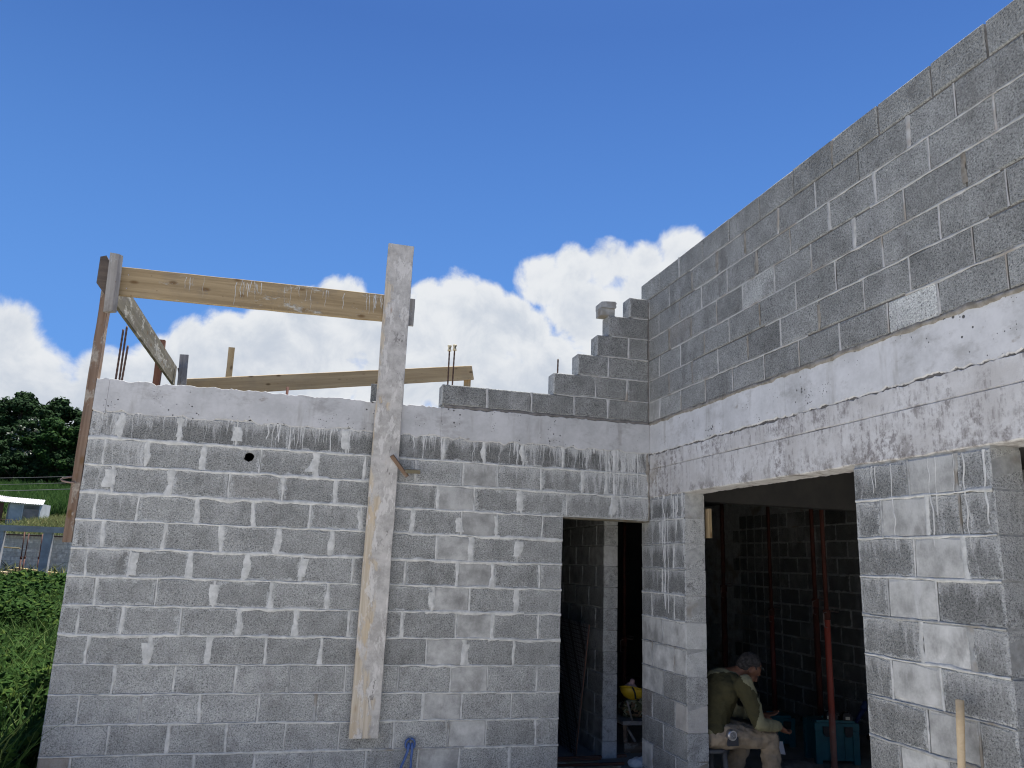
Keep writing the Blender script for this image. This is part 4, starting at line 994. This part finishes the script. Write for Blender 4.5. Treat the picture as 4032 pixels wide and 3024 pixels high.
for a, b_, c in ((hipR, kneeR, ankR), (hipL, kneeL, ankL)):
    caps(tr, [a, b_], [.098, .076]); n_ = 9
    pp = [Vector(b_).lerp(Vector(c), i/n_) for i in range(n_+1)]
    tr.tube(pp, [(.074-.012*i/n_)*(1.08 if i % 2 else .97) for i in range(n_+1)], 14)
trs = tr.build('trousers', TROUS, man); soften(trs, .008, 3); wrinkle(trs, .032, .05)
for k_ in (kneeR, kneeL):
    o = MB().ell((k_[0]+.028, k_[1], k_[2]-.01), (.060, .060, .080), 16, 10).build('knee_patch', PADM, man)
for a in (ankR, ankL):
    o = MB().ell((a[0]+.06, a[1], -2.515), (.135, .048, .035), 16, 8).ell((a[0]-.005, a[1], -2.475), (.055, .047, .07), 14, 8).build('boot', BOOT, man); soften(o, .01, 4)
hr = MB(); hr.ell(H(-.022, 0, .022), (.094, .081, .096), 20, 14, HR); hr.ell(H(-.058, 0, -.018), (.052, .072, .060), 16, 10, HR)
hair = hr.build('hair', HAIR, man); soften(hair, .006, 3); wrinkle(hair, .008, .02)
for s_ in (-1, 1): MB().ell(H(.078, s_*.030, -.002), (.011, .014, .009), 10, 6, HR).build('eye', simple('eye', (.05, .04, .035), (.03, .02, .02), 20, .3, .5), man)
sg = thing('safety_glasses', 'dark safety glasses pushed up on the hair of the seated man', 'glasses', H(.06, 0, .085))
pp = [H(.02+.075*math.cos(R(a)), .083*math.sin(R(a)), .086-.03*abs(math.sin(R(a)))) for a in range(-80, 81, 16)]
MB().tube(pp, .009, 8, flat=1.0).build('lens', simple('dark lens', (.02, .022, .02), (.03, .035, .03), 10, .12, .6), sg)
for s_ in (-1, 1): MB().tube([H(.033, s_*.083, .056), H(-.03, s_*.084, .02), H(-.06, s_*.080, -.005)], .003, 6).build('temple', BLACKP, sg)
tm = thing('tape_measure', 'round silver tape measure clipped on the belt of the seated man', 'tape measure', (.365, -.655, -2.01))
MB().tube([(.362, -.640, -2.012), (.366, -.676, -2.014)], [.038, .036], 20).build('case', STEEL, tm)
MB().tube([(.366, -.675, -2.014), (.367, -.680, -2.014)], [.027, .026], 18).build('face', simple('tape face', (.30, .30, .31), (.10, .10, .10), 90, .5), tm)
o = MB().box((.335, -.66, -2.09), (.42, -.632, -2.03)).build('tool_pouch', PADM); tag(o, 'dark pouch hanging from the belt beside the tape measure', 'pouch')
sb = thing('plastic_stool', 'grey plastic stool under the seated man', 'stool', (.25, -.45, -2.55))
MB().tube([(.25, -.45, -2.15), (.25, -.45, -2.125)], [.17, .165], 20).build('seat', GREYPL, sb)
for sx in (-1, 1):
    for sy in (-1, 1): MB().tube([(.25+sx*.13, -.45+sy*.13, -2.55), (.25+sx*.105, -.45+sy*.105, -2.145)], [.024, .020], 8).build('leg', GREYPL, sb)

# ------------------------------------------------------------------ left background: neighbouring shell
FARRUST = simple('brown rusty steel', (.11, .05, .04), (.075, .04, .035), 8, .8)
nb = thing('unfinished_building', 'low unfinished block building with open front far left beyond the overgrown plot', 'building', (-15, 32, -2.9))
CONC = simple('grey old concrete', (.36, .36, .355), (.26, .26, .255), 2.5, .95)
CONC_L = simple('paler concrete column', (.36, .37, .385), (.25, .26, .275), 3, .95)
MB().box((-22, 31.9, -.26), (-10.0, 32.2, -.01)).build('ring_beam', CONC, nb)
for x in (-13.20, -15.05, -11.2, -17.4): MB().box((x-.17, 31.95, -2.9), (x+.17, 32.25, -.26)).build('column', CONC_L, nb)
MB().box((-22, 31.85, -2.95), (-13.35, 32.05, -2.42)).build('plinth', CONC, nb)
mbn = MB(); mew = block_mesh(.4, .19, .15, 2)
pwn = MB().box((-20, 35.01, -3), (-9.5, 35.2, -.33)).build('rear_wall', MORTAR_G, nb)
OFFN = OFF[nb.name]
for k in range(14):
    x = -17.6+(.2 if k % 2 else 0)
    while x < -12.0:
        o = bpy.data.objects.new('concrete_block', mew); COL.objects.link(o); o.parent = nb
        o.location = (x-OFFN[0], 34.985-OFFN[1], -.53-.2*k-OFFN[2])
        for kk, v in dict(tone=random.gauss(1.6, .06), smear=.55, smooth=1. if random.random() < .8 else 0., bw=.4, bh=.19, eff=.0, warm=0.).items(): o[kk] = float(v)
        x += .41
MB().box((-17, 34.7, -.40), (-13.2, 34.9, -.34)).build('shadow_plate', REBAR, nb)
for i, (x0, x1, zt, zb, y, lb) in enumerate(((-14.22, -14.17, -.26, -2.45, 32.4, 'nearest of three rusty props in the far unfinished building'), (-14.33, -14.36, -.30, -2.4, 33.4, 'leaning rusty prop left in the far unfinished building'), (-13.95, -13.93, -.30, -2.4, 34.0, 'right rusty prop in the far unfinished building'))):
    t = thing('steel_prop', lb, 'steel prop', (x1, y, zb), group='props in the far building')
    MB().tube([(x1, y, zb), ((x0+x1)/2, y, (zt+zb)/2)], .035, 8).build('outer_tube', FARRUST, t); MB().tube([((x0+x1)/2, y, (zt+zb)/2), (x0, y, zt)], .024, 8).build('inner_tube', FARRUST, t)
    MB().tube([((x0+x1)/2, y, (zt+zb)/2-.05), ((x0+x1)/2, y, (zt+zb)/2+.05)], .05, 8).build('collar', SHADED_RUST, t)
names = ['bottom left', 'second left', 'third left', 'fourth left', 'topmost left', 'low right', 'middle right', 'upper right']
FARW = simple('pale sawn boards', (.50, .42, .30), (.36, .29, .19), 3, .9); FARW2 = simple('yellowish boards', (.38, .31, .16), (.28, .22, .11), 3, .9)
for i, (xa, xb, z, y, tilt, m_) in enumerate(((-16.0, -13.75, -2.36, 32.5, -.04, FARW), (-16.1, -13.65, -2.27, 32.55, -.05, FARW), (-16.0, -13.75, -2.18, 32.6, -.07, FARW), (-15.9, -13.55, -2.09, 32.7, -.08, FARW), (-15.8, -13.65, -2.0, 32.75, -.10, FARW), (-14.9, -12.9, -2.0, 33.6, -.08, FARW2), (-14.7, -12.95, -1.91, 33.65, -.09, FARW2), (-14.6, -11.8, -2.12, 33.9, -.10, FARW2))):
    board('sawn_board', (xa, y, z-tilt), (xb, y-.1, z+tilt), (0, 1, 0), .30, .075, m_, 'sawn board in the far timber stack, %s of the pile' % names[i], 'board', 'sawn boards stacked in the far building', nseg=4)
board('sawn_board', (-15.2, 32.6, -.93), (-14.35, 32.6, -.96), (0, 1, 0), .2, .05, FARW2, 'short board end poking into the far building at the left edge', 'board', nseg=3)
for i, (xa, xb, z, y) in enumerate(((-14.9, -13.1, -2.33, 27.5), (-14.8, -13.2, -2.45, 27.2))):
    board('sawn_board', (xa, y, z-.05), (xb, y, z+.06), (0, 1, .3), .18, .04, FARW, ('pale plank lying higher in the bushes below the far building', 'pale plank lying lower in the bushes below the far building')[i], 'board', nseg=4)

# tin hut
ht_ = thing('tin_hut', 'small shed with white corrugated roof in front of the cane field', 'shed', (-27, 76, .7))
TINW = simple('white painted tin', (.52, .53, .55), (.44, .45, .48), .8, .5, .4); TING = simple('grey tin wall', (.50, .53, .55), (.38, .41, .43), 1.2, .6, .4); PLYD = simple('brown ply door', (.30, .26, .24), (.20, .17, .155), 1.5, .9); PLANKD = simple('old red boards', (.14, .06, .045), (.09, .045, .035), 2, .9)
def corr(mb, p, e1, e2, n, amp):
    p, e1, e2 = Vector(p), Vector(e1), Vector(e2); nn_ = e1.cross(e2).normalized(); V = []; F = []
    for i in range(n+1):
        a = p+e1*(i/n)+nn_*amp*(1 if i % 2 else -1)
        V += [a, a+e2, a-nn_*.02, a+e2-nn_*.02]
    for i in range(n): F += [(i*4, i*4+1, (i+1)*4+1, (i+1)*4), (i*4+2, (i+1)*4+2, (i+1)*4+3, i*4+3)]
    mb.add(V, F)
mb = MB(); corr(mb, (-28.15, 75, .6), (1.05, 0, 0), (0, 0, 2.3), 24, .02); mb.build('wall_sheet', TING, ht_)
MB().box((-27.03, 75.0, .6), (-25.68, 75.06, 2.38)).build('door', PLYD, ht_)
MB().box((-27.1, 74.97, .6), (-27.0, 75.1, 2.9)).box((-25.7, 74.97, .6), (-25.6, 75.1, 2.9)).box((-27.0, 74.98, 2.72), (-25.7, 75.08, 2.9)).build('frame', TING, ht_)
MB().box((-29.3, 75.02, .6), (-28.65, 75.1, 2.85)).build('side_boards', PLANKD, ht_)
MB().box((-29.2, 77.9, .6), (-25.62, 78.0, 2.9)).box((-25.70, 75.12, .6), (-25.62, 77.9, 2.9)).build('rear_wall', TING, ht_)
mb = MB(); corr(mb, (-28.35, 74.6, 2.92), (2.95, .1, -.12), (-.85, 3.6, .62), 44, .025); mb.build('roof_sheet', TINW, ht_)
mb = MB(); corr(mb, (-30.2, 74.7, 3.1), (1.95, .0, -.22), (-.75, 3.5, .65), 24, .025); mb.build('roof_sheet', simple('grey tin roof', (.30, .30, .32), (.22, .22, .24), 1, .6), ht_)
t = thing('rail_fence', 'thin metal rail in front of the tin hut', 'fence', (-28, 73.5, .5))
MB().tube([(-30, 73.5, 1.35), (-26.6, 73.5, 1.28)], .025, 6).build('rail', REBAR, t)
for x in (-29.3, -28.4, -27.5, -26.7): MB().tube([(x, 73.5, .3), (x, 73.5, 1.34)], .02, 6).build('post', REBAR, t)

# power lines
WIRE = simple('grey cable', (.10, .105, .115), (.08, .085, .09), 1, .6)
for i, (z0, z1, lb) in enumerate(((2.30, 3.25, 'upper overhead cable crossing before the trees'), (1.98, 3.0, 'middle overhead cable crossing before the trees'), (1.72, 3.05, 'lower paler overhead cable crossing before the trees'))):
    pts = []
    for k in range(25):
        t_ = k/24; x = -45+45*t_; f = (x+18)/2.8
        z = z0+.5*(z1-z0)*(x+18)/2.85*.6+ .0009*(x+14)**2*0
        pts.append((x, 40+i*.4, 2.6-.3*i+(x+17)*.085+.0035*(x+17)**2))
    tag(MB().tube(pts, .012 if i < 2 else .018, 5).build('overhead_cable', WIRE), lb, 'cable', 'overhead cables')

# ------------------------------------------------------------------ vegetation
def leaf_geo(V, F, c, nrm, sz, spin, asp=.85, fold=.25):
    nrm = nrm.normalized(); a = Vector((math.cos(spin), math.sin(spin), 0)); a = (a-nrm*a.dot(nrm))
    if a.length < 1e-3: a = Vector((0, 0, 1))-nrm*nrm.z
    a.normalize(); b_ = nrm.cross(a); o = len(V)
    f = nrm*(-sz*fold)
    V += [c-a*sz*.5, c-a*sz*.15+b_*sz*asp*.5+f, c+a*sz*.25+b_*sz*asp*.35+f, c+a*sz*.6-nrm*sz*.1, c+a*sz*.25-b_*sz*asp*.35+f, c-a*sz*.15-b_*sz*asp*.5+f]
    F += [(o, o+3, o+2, o+1), (o, o+5, o+4, o+3)]
def xr(y): return -4.62 if y < 1 else max(-4.62-.235*(y-1)+.6, -60) if y > 1.5 else -4.60
def veg_h(x, y):
    base = .42+.16*math.sin(x*1.3+y*.7)+.12*math.sin(x*2.9-y*1.7+1)
    if y < 3: base += .12
    if 9 < y < 24 and x > xr(y)-1.9-.05*y: base += .38
    if y > 22: base -= .12
    return base
V = []; F = []
def sample_xy(lo, hi):
    y = random.uniform(lo, hi); x1 = xr(y); x0 = -5.55-.345*(y+1.0)
    return random.uniform(x0, x1), y
for lo, hi, n, s0, s1 in ((-1.0, 3, 7000, .035, .085), (3, 8, 11000, .05, .10), (8, 16, 13000, .06, .13), (16, 31, 14000, .10, .20)):
    for _ in range(n):
        x, y = sample_xy(lo, hi); h = veg_h(x, y)
        z = -2.68+h*(random.random()**.45)*1.05
        nrm = Vector((random.gauss(0, .55), random.gauss(-.55, .5), random.uniform(.25, 1.)))
        leaf_geo(V, F, Vector((x, y, z)), nrm, random.uniform(s0, s1), random.uniform(0, 6.28))
for _ in range(15000):      # the same growth beyond and behind the house
    y = random.uniform(6.8, 31); x = random.uniform(xr(y)-.5, 1.5)
    leaf_geo(V, F, Vector((x, y, -2.68+veg_h(x, y)*(random.random()**.45))), Vector((random.gauss(0, .55), random.gauss(-.55, .5), random.uniform(.25, 1.))), random.uniform(.16, .30), random.uniform(0, 6.28))
for _ in range(3500):
    y = random.uniform(-1, 7); x = random.uniform(-9.5, -5.2-.3*y)
    leaf_geo(V, F, Vector((x, y, -2.68+veg_h(x, y)*(random.random()**.45))), Vector((random.gauss(0, .55), random.gauss(-.55, .5), random.uniform(.25, 1.))), random.uniform(.12, .22), random.uniform(0, 6.28))
tag(MB().add(V, F).build('vine_cover', VINE), kind='stuff')
def blades(name, pts, m, hmin, hmax, w_, lean=.35, nseg=3, both=True):
    V = []; F = []
    for (x, y, z) in pts:
        h = random.uniform(hmin, hmax); th_ = random.uniform(0, 6.28); ln = h*random.uniform(.1, lean); dxy = Vector((math.cos(th_), math.sin(th_), 0)); sd_ = Vector((-dxy.y, dxy.x, 0)) if random.random() < .5 else Vector((1, 0, 0)); o = len(V)
        for k in range(nseg+1):
            t_ = k/nseg; c = Vector((x, y, z+h*(t_-.25*t_*t_*lean)))+dxy*ln*t_*t_*1.6; hw = w_*(1-t_)**.8*.5+.0008
            V += [c-sd_*hw, c+sd_*hw]
        for k in range(nseg): F.append((o+k*2, o+k*2+1, o+k*2+3, o+k*2+2))
    return tag(MB().add(V, F).build(name, m), kind='stuff')
gp = []
for lo, hi, n in ((-1, 3, 1400), (3, 8, 2200), (8, 18, 3500), (18, 31, 4200)):
    for _ in range(n):
        x, y = sample_xy(lo, hi)
        if 3 < y < 6 or random.random() < .5 or x > xr(y)-1.2: gp.append((x, y, -2.68+veg_h(x, y)*.4))
blades('grass', gp, GRASS, .35, .75, .022, .6)
gp = []
for _ in range(16000):
    y = random.uniform(66, 82) ; x = random.uniform(-34, -14)
    if -31 < x < -25.2 and y < 79: continue
    gp.append((x, y, terrain_z(x, y)-.05))
for _ in range(13000):
    y = random.uniform(30, 66); x = random.uniform(-26, -9) if random.random() < .6 else random.uniform(-12, 3); gp.append((x, y, terrain_z(x, y)-.05))
blades('dry_grass', gp, DRYG, .5, 1.3, .10, .6)
gp = []
for _ in range(26000):
    y = random.uniform(83, 111)
    x = random.uniform(-44, -16) if random.random() < .75 else random.uniform(-16, 2); gp.append((x, y, terrain_z(x, y)-.1))
blades('cane_field', gp, CANE, 1.7, 3.2, .16, .45)

# big palmate leaves
def palmate(loc, label, hs):
    t = thing('leafy_plant', label, 'plant', loc, group='plants with big palmate leaves')
    x, y, z = loc
    MB().tube([(x, y, z), (x+.02, y, z+hs)], [.012, .008], 6).build('stem', simple('green stem', (.10, .16, .07), (.07, .12, .05), 10), t)
    for k in range(4):
        a = R(-100+k*75+random.uniform(-15, 15)); cpt = Vector((x+.13*math.cos(a), y+.13*math.sin(a), z+hs+random.uniform(-.04, .05)))
        V = []; F = []
        nl = 8; up_ = Vector((math.cos(a)*.35, math.sin(a)*.35-.35, .9)).normalized(); e1 = Vector((math.cos(a), math.sin(a), -.2)); e1 = (e1-up_*e1.dot(up_)).normalized(); e2 = up_.cross(e1)
        V.append(cpt)
        for i in range(nl*2+1):
            th_ = R(-150+300*i/(nl*2)); rr_ = (.125 if i % 2 else .055)*random.uniform(.9, 1.1)
            V.append(cpt+(e1*math.cos(th_)+e2*math.sin(th_))*rr_-up_*(.02 if i % 2 else -.004))
        F = [(0, i, i+1) for i in range(1, nl*2+1)]
        ob = MB().add(V, F).build('leaf', PALMATE, t); MB().tube([(x+.02, y, z+hs-.03), tuple(cpt)], .004, 5).build('leaf_stalk', PALMATE, ob, off=OFF[t.name])
palmate((-5.27, 2.0, -2.62), 'plant with big grey green palmate leaves in the vines, upper one', .42)
palmate((-5.28, 1.2, -2.62), 'plant with big grey green palmate leaves in the vines, lower one at the picture edge', .28)
palmate((-5.12, 2.2, -2.62), 'plant with dark bluish palmate leaves close to the wall end', .44)

# trees on the hill
def tree_proto(seed, m, hgt, wid, ncl, leaf, blossom=False):
    r = random.Random(seed); t = bpy.data.objects.new('tree', None); COL.objects.link(t); OFF[t.name] = (0, 0, 0)
    tr_ = MB(); tr_.tube([(0, 0, -1), (.15, .1, hgt*.25), (.1, -.1, hgt*.5), (.3, 0, hgt*.8)], [hgt*.028, hgt*.022, hgt*.016, hgt*.006], 8)
    cl = []
    for i in range(ncl):
        th_ = r.uniform(0, 6.28); q = r.random()**.55; zz = r.uniform(.10, 1.0)
        prof_ = math.sin(math.pi*min(1, (zz*.86+.16)))**.65
        c = Vector((math.cos(th_)*wid*.5*q*prof_, math.sin(th_)*wid*.5*q*prof_, hgt*zz*.97)); cl.append((c, r.uniform(.05, .11)*wid))
    for c, s_ in cl[::4]:
        tr_.tube([(0.1, 0, max(.5, c.z*.62)), (c.x*.5, c.y*.5, c.z*.86), tuple(c)], [hgt*.009, hgt*.006, hgt*.002], 5)
    tr_.build('trunk', BARK, t)
    V = []; F = []; V2 = []; F2 = []
    for c, s_ in cl:
        isb = blossom and r.random() < .35 and c.z > hgt*.35
        n = int(75*(s_/(.085*wid))**2)
        for _ in range(n):
            v = Vector((r.gauss(0, 1), r.gauss(0, 1), r.gauss(0, 1))).normalized(); k = s_*(r.random()**.33); p = c+Vector((v.x*k, v.y*k, v.z*k*.72))
            nrm = v+Vector((r.gauss(0, .5), r.gauss(0, .5), r.uniform(.1, .9)))
            if isb and v.z > -.1 and r.random() < .6: leaf_geo(V2, F2, p, nrm, leaf*r.uniform(.6, 1.), r.uniform(0, 6.28), .9, .1)
            else: leaf_geo(V, F, p, nrm, leaf*r.uniform(.7, 1.4), r.uniform(0, 6.28), .8, .2)
    MB().add(V, F).build('crown', m, t)
    if V2: MB().add(V2, F2).build('blossom', BLOSSOM, t)
    return t
tA = tree_proto(1, TREE1, 15, 14, 150, .46); tB = tree_proto(2, TREE2, 12, 10, 110, .40); tC = tree_proto(3, TREE1, 14, 12, 120, .44, True); tD = tree_proto(4, TREE1, 11, 12, 110, .42)
TREES = [(tA, -44.5, 126, 1.05, .2, 'tall dark tree at the left end of the hill row'), (tC, -40.2, 118, .82, 2.0, 'dark tree dusted with pale blossom at the left picture edge'),
 (tA, -40.0, 128, 1.03, 3.1, 'tall dark tree with the highest crown above the far building'), (tA, -34.5, 127, .98, 1.1, 'tall dark tree just left of the brown post'),
 (tB, -37.2, 117, .98, .6, 'bright green leafy tree in the middle of the hill row'), (tB, -33.2, 116.5, .92, 2.6, 'bright green leafy tree right of the middle, near the post'),
 (tD, -35.4, 115, .62, 4.0, 'low dark bushy tree at the foot of the green trees'), (tD, -40.5, 114.5, .60, 5.0, 'low dark bushy tree at the left foot of the row'),
 (tD, -31.0, 115, .70, 1.7, 'low dark bushy tree behind the brown post'), (tA, -29.5, 128, .98, 5.2, 'tall dark tree hidden behind the left end of the front wall'), (tD, -37.9, 114.5, .50, 2.2, 'lowest dark bush between the green trees and the cane'),
 (tA, -42.5, 123, .80, .9, 'dark round tree filling the row behind the blossoming tree'), (tD, -38.6, 121, .95, 1.2, 'dark bushy tree filling the row behind the first green tree'), (tD, -35.6, 121, .90, 3.6, 'dark bushy tree filling the row between the two green trees'), (tA, -31.6, 122, .80, 4.4, 'dark round tree filling the row next to the brown post'), (tA, -50, 128, 1.0, 2.4, 'tall dark tree beyond the left picture edge'), (tD, -45, 116, .8, 3.3, 'low dark tree beyond the left picture edge'), (tA, -24, 127, 1.0, 4.1, 'tall dark tree behind the front wall'), (tA, -17, 128, 1.0, 1.9, 'tall dark tree behind the plank'), (tD, -11, 124, 1.1, .4, 'broad dark tree behind the doorways'), (tA, -4, 128, .95, 2.9, 'tall dark tree behind the side wall')]
used = set()
for (pr, x, y, s_, rz_, lb) in TREES:
    o = pr if pr.name not in used else dup(pr); used.add(pr.name)
    o.location = (x, y, terrain_z(x, y)-.3); o.scale = (s_, s_, s_); o.rotation_euler = (0, 0, rz_); tag(o, lb, 'tree', 'trees on the hill behind the cane')
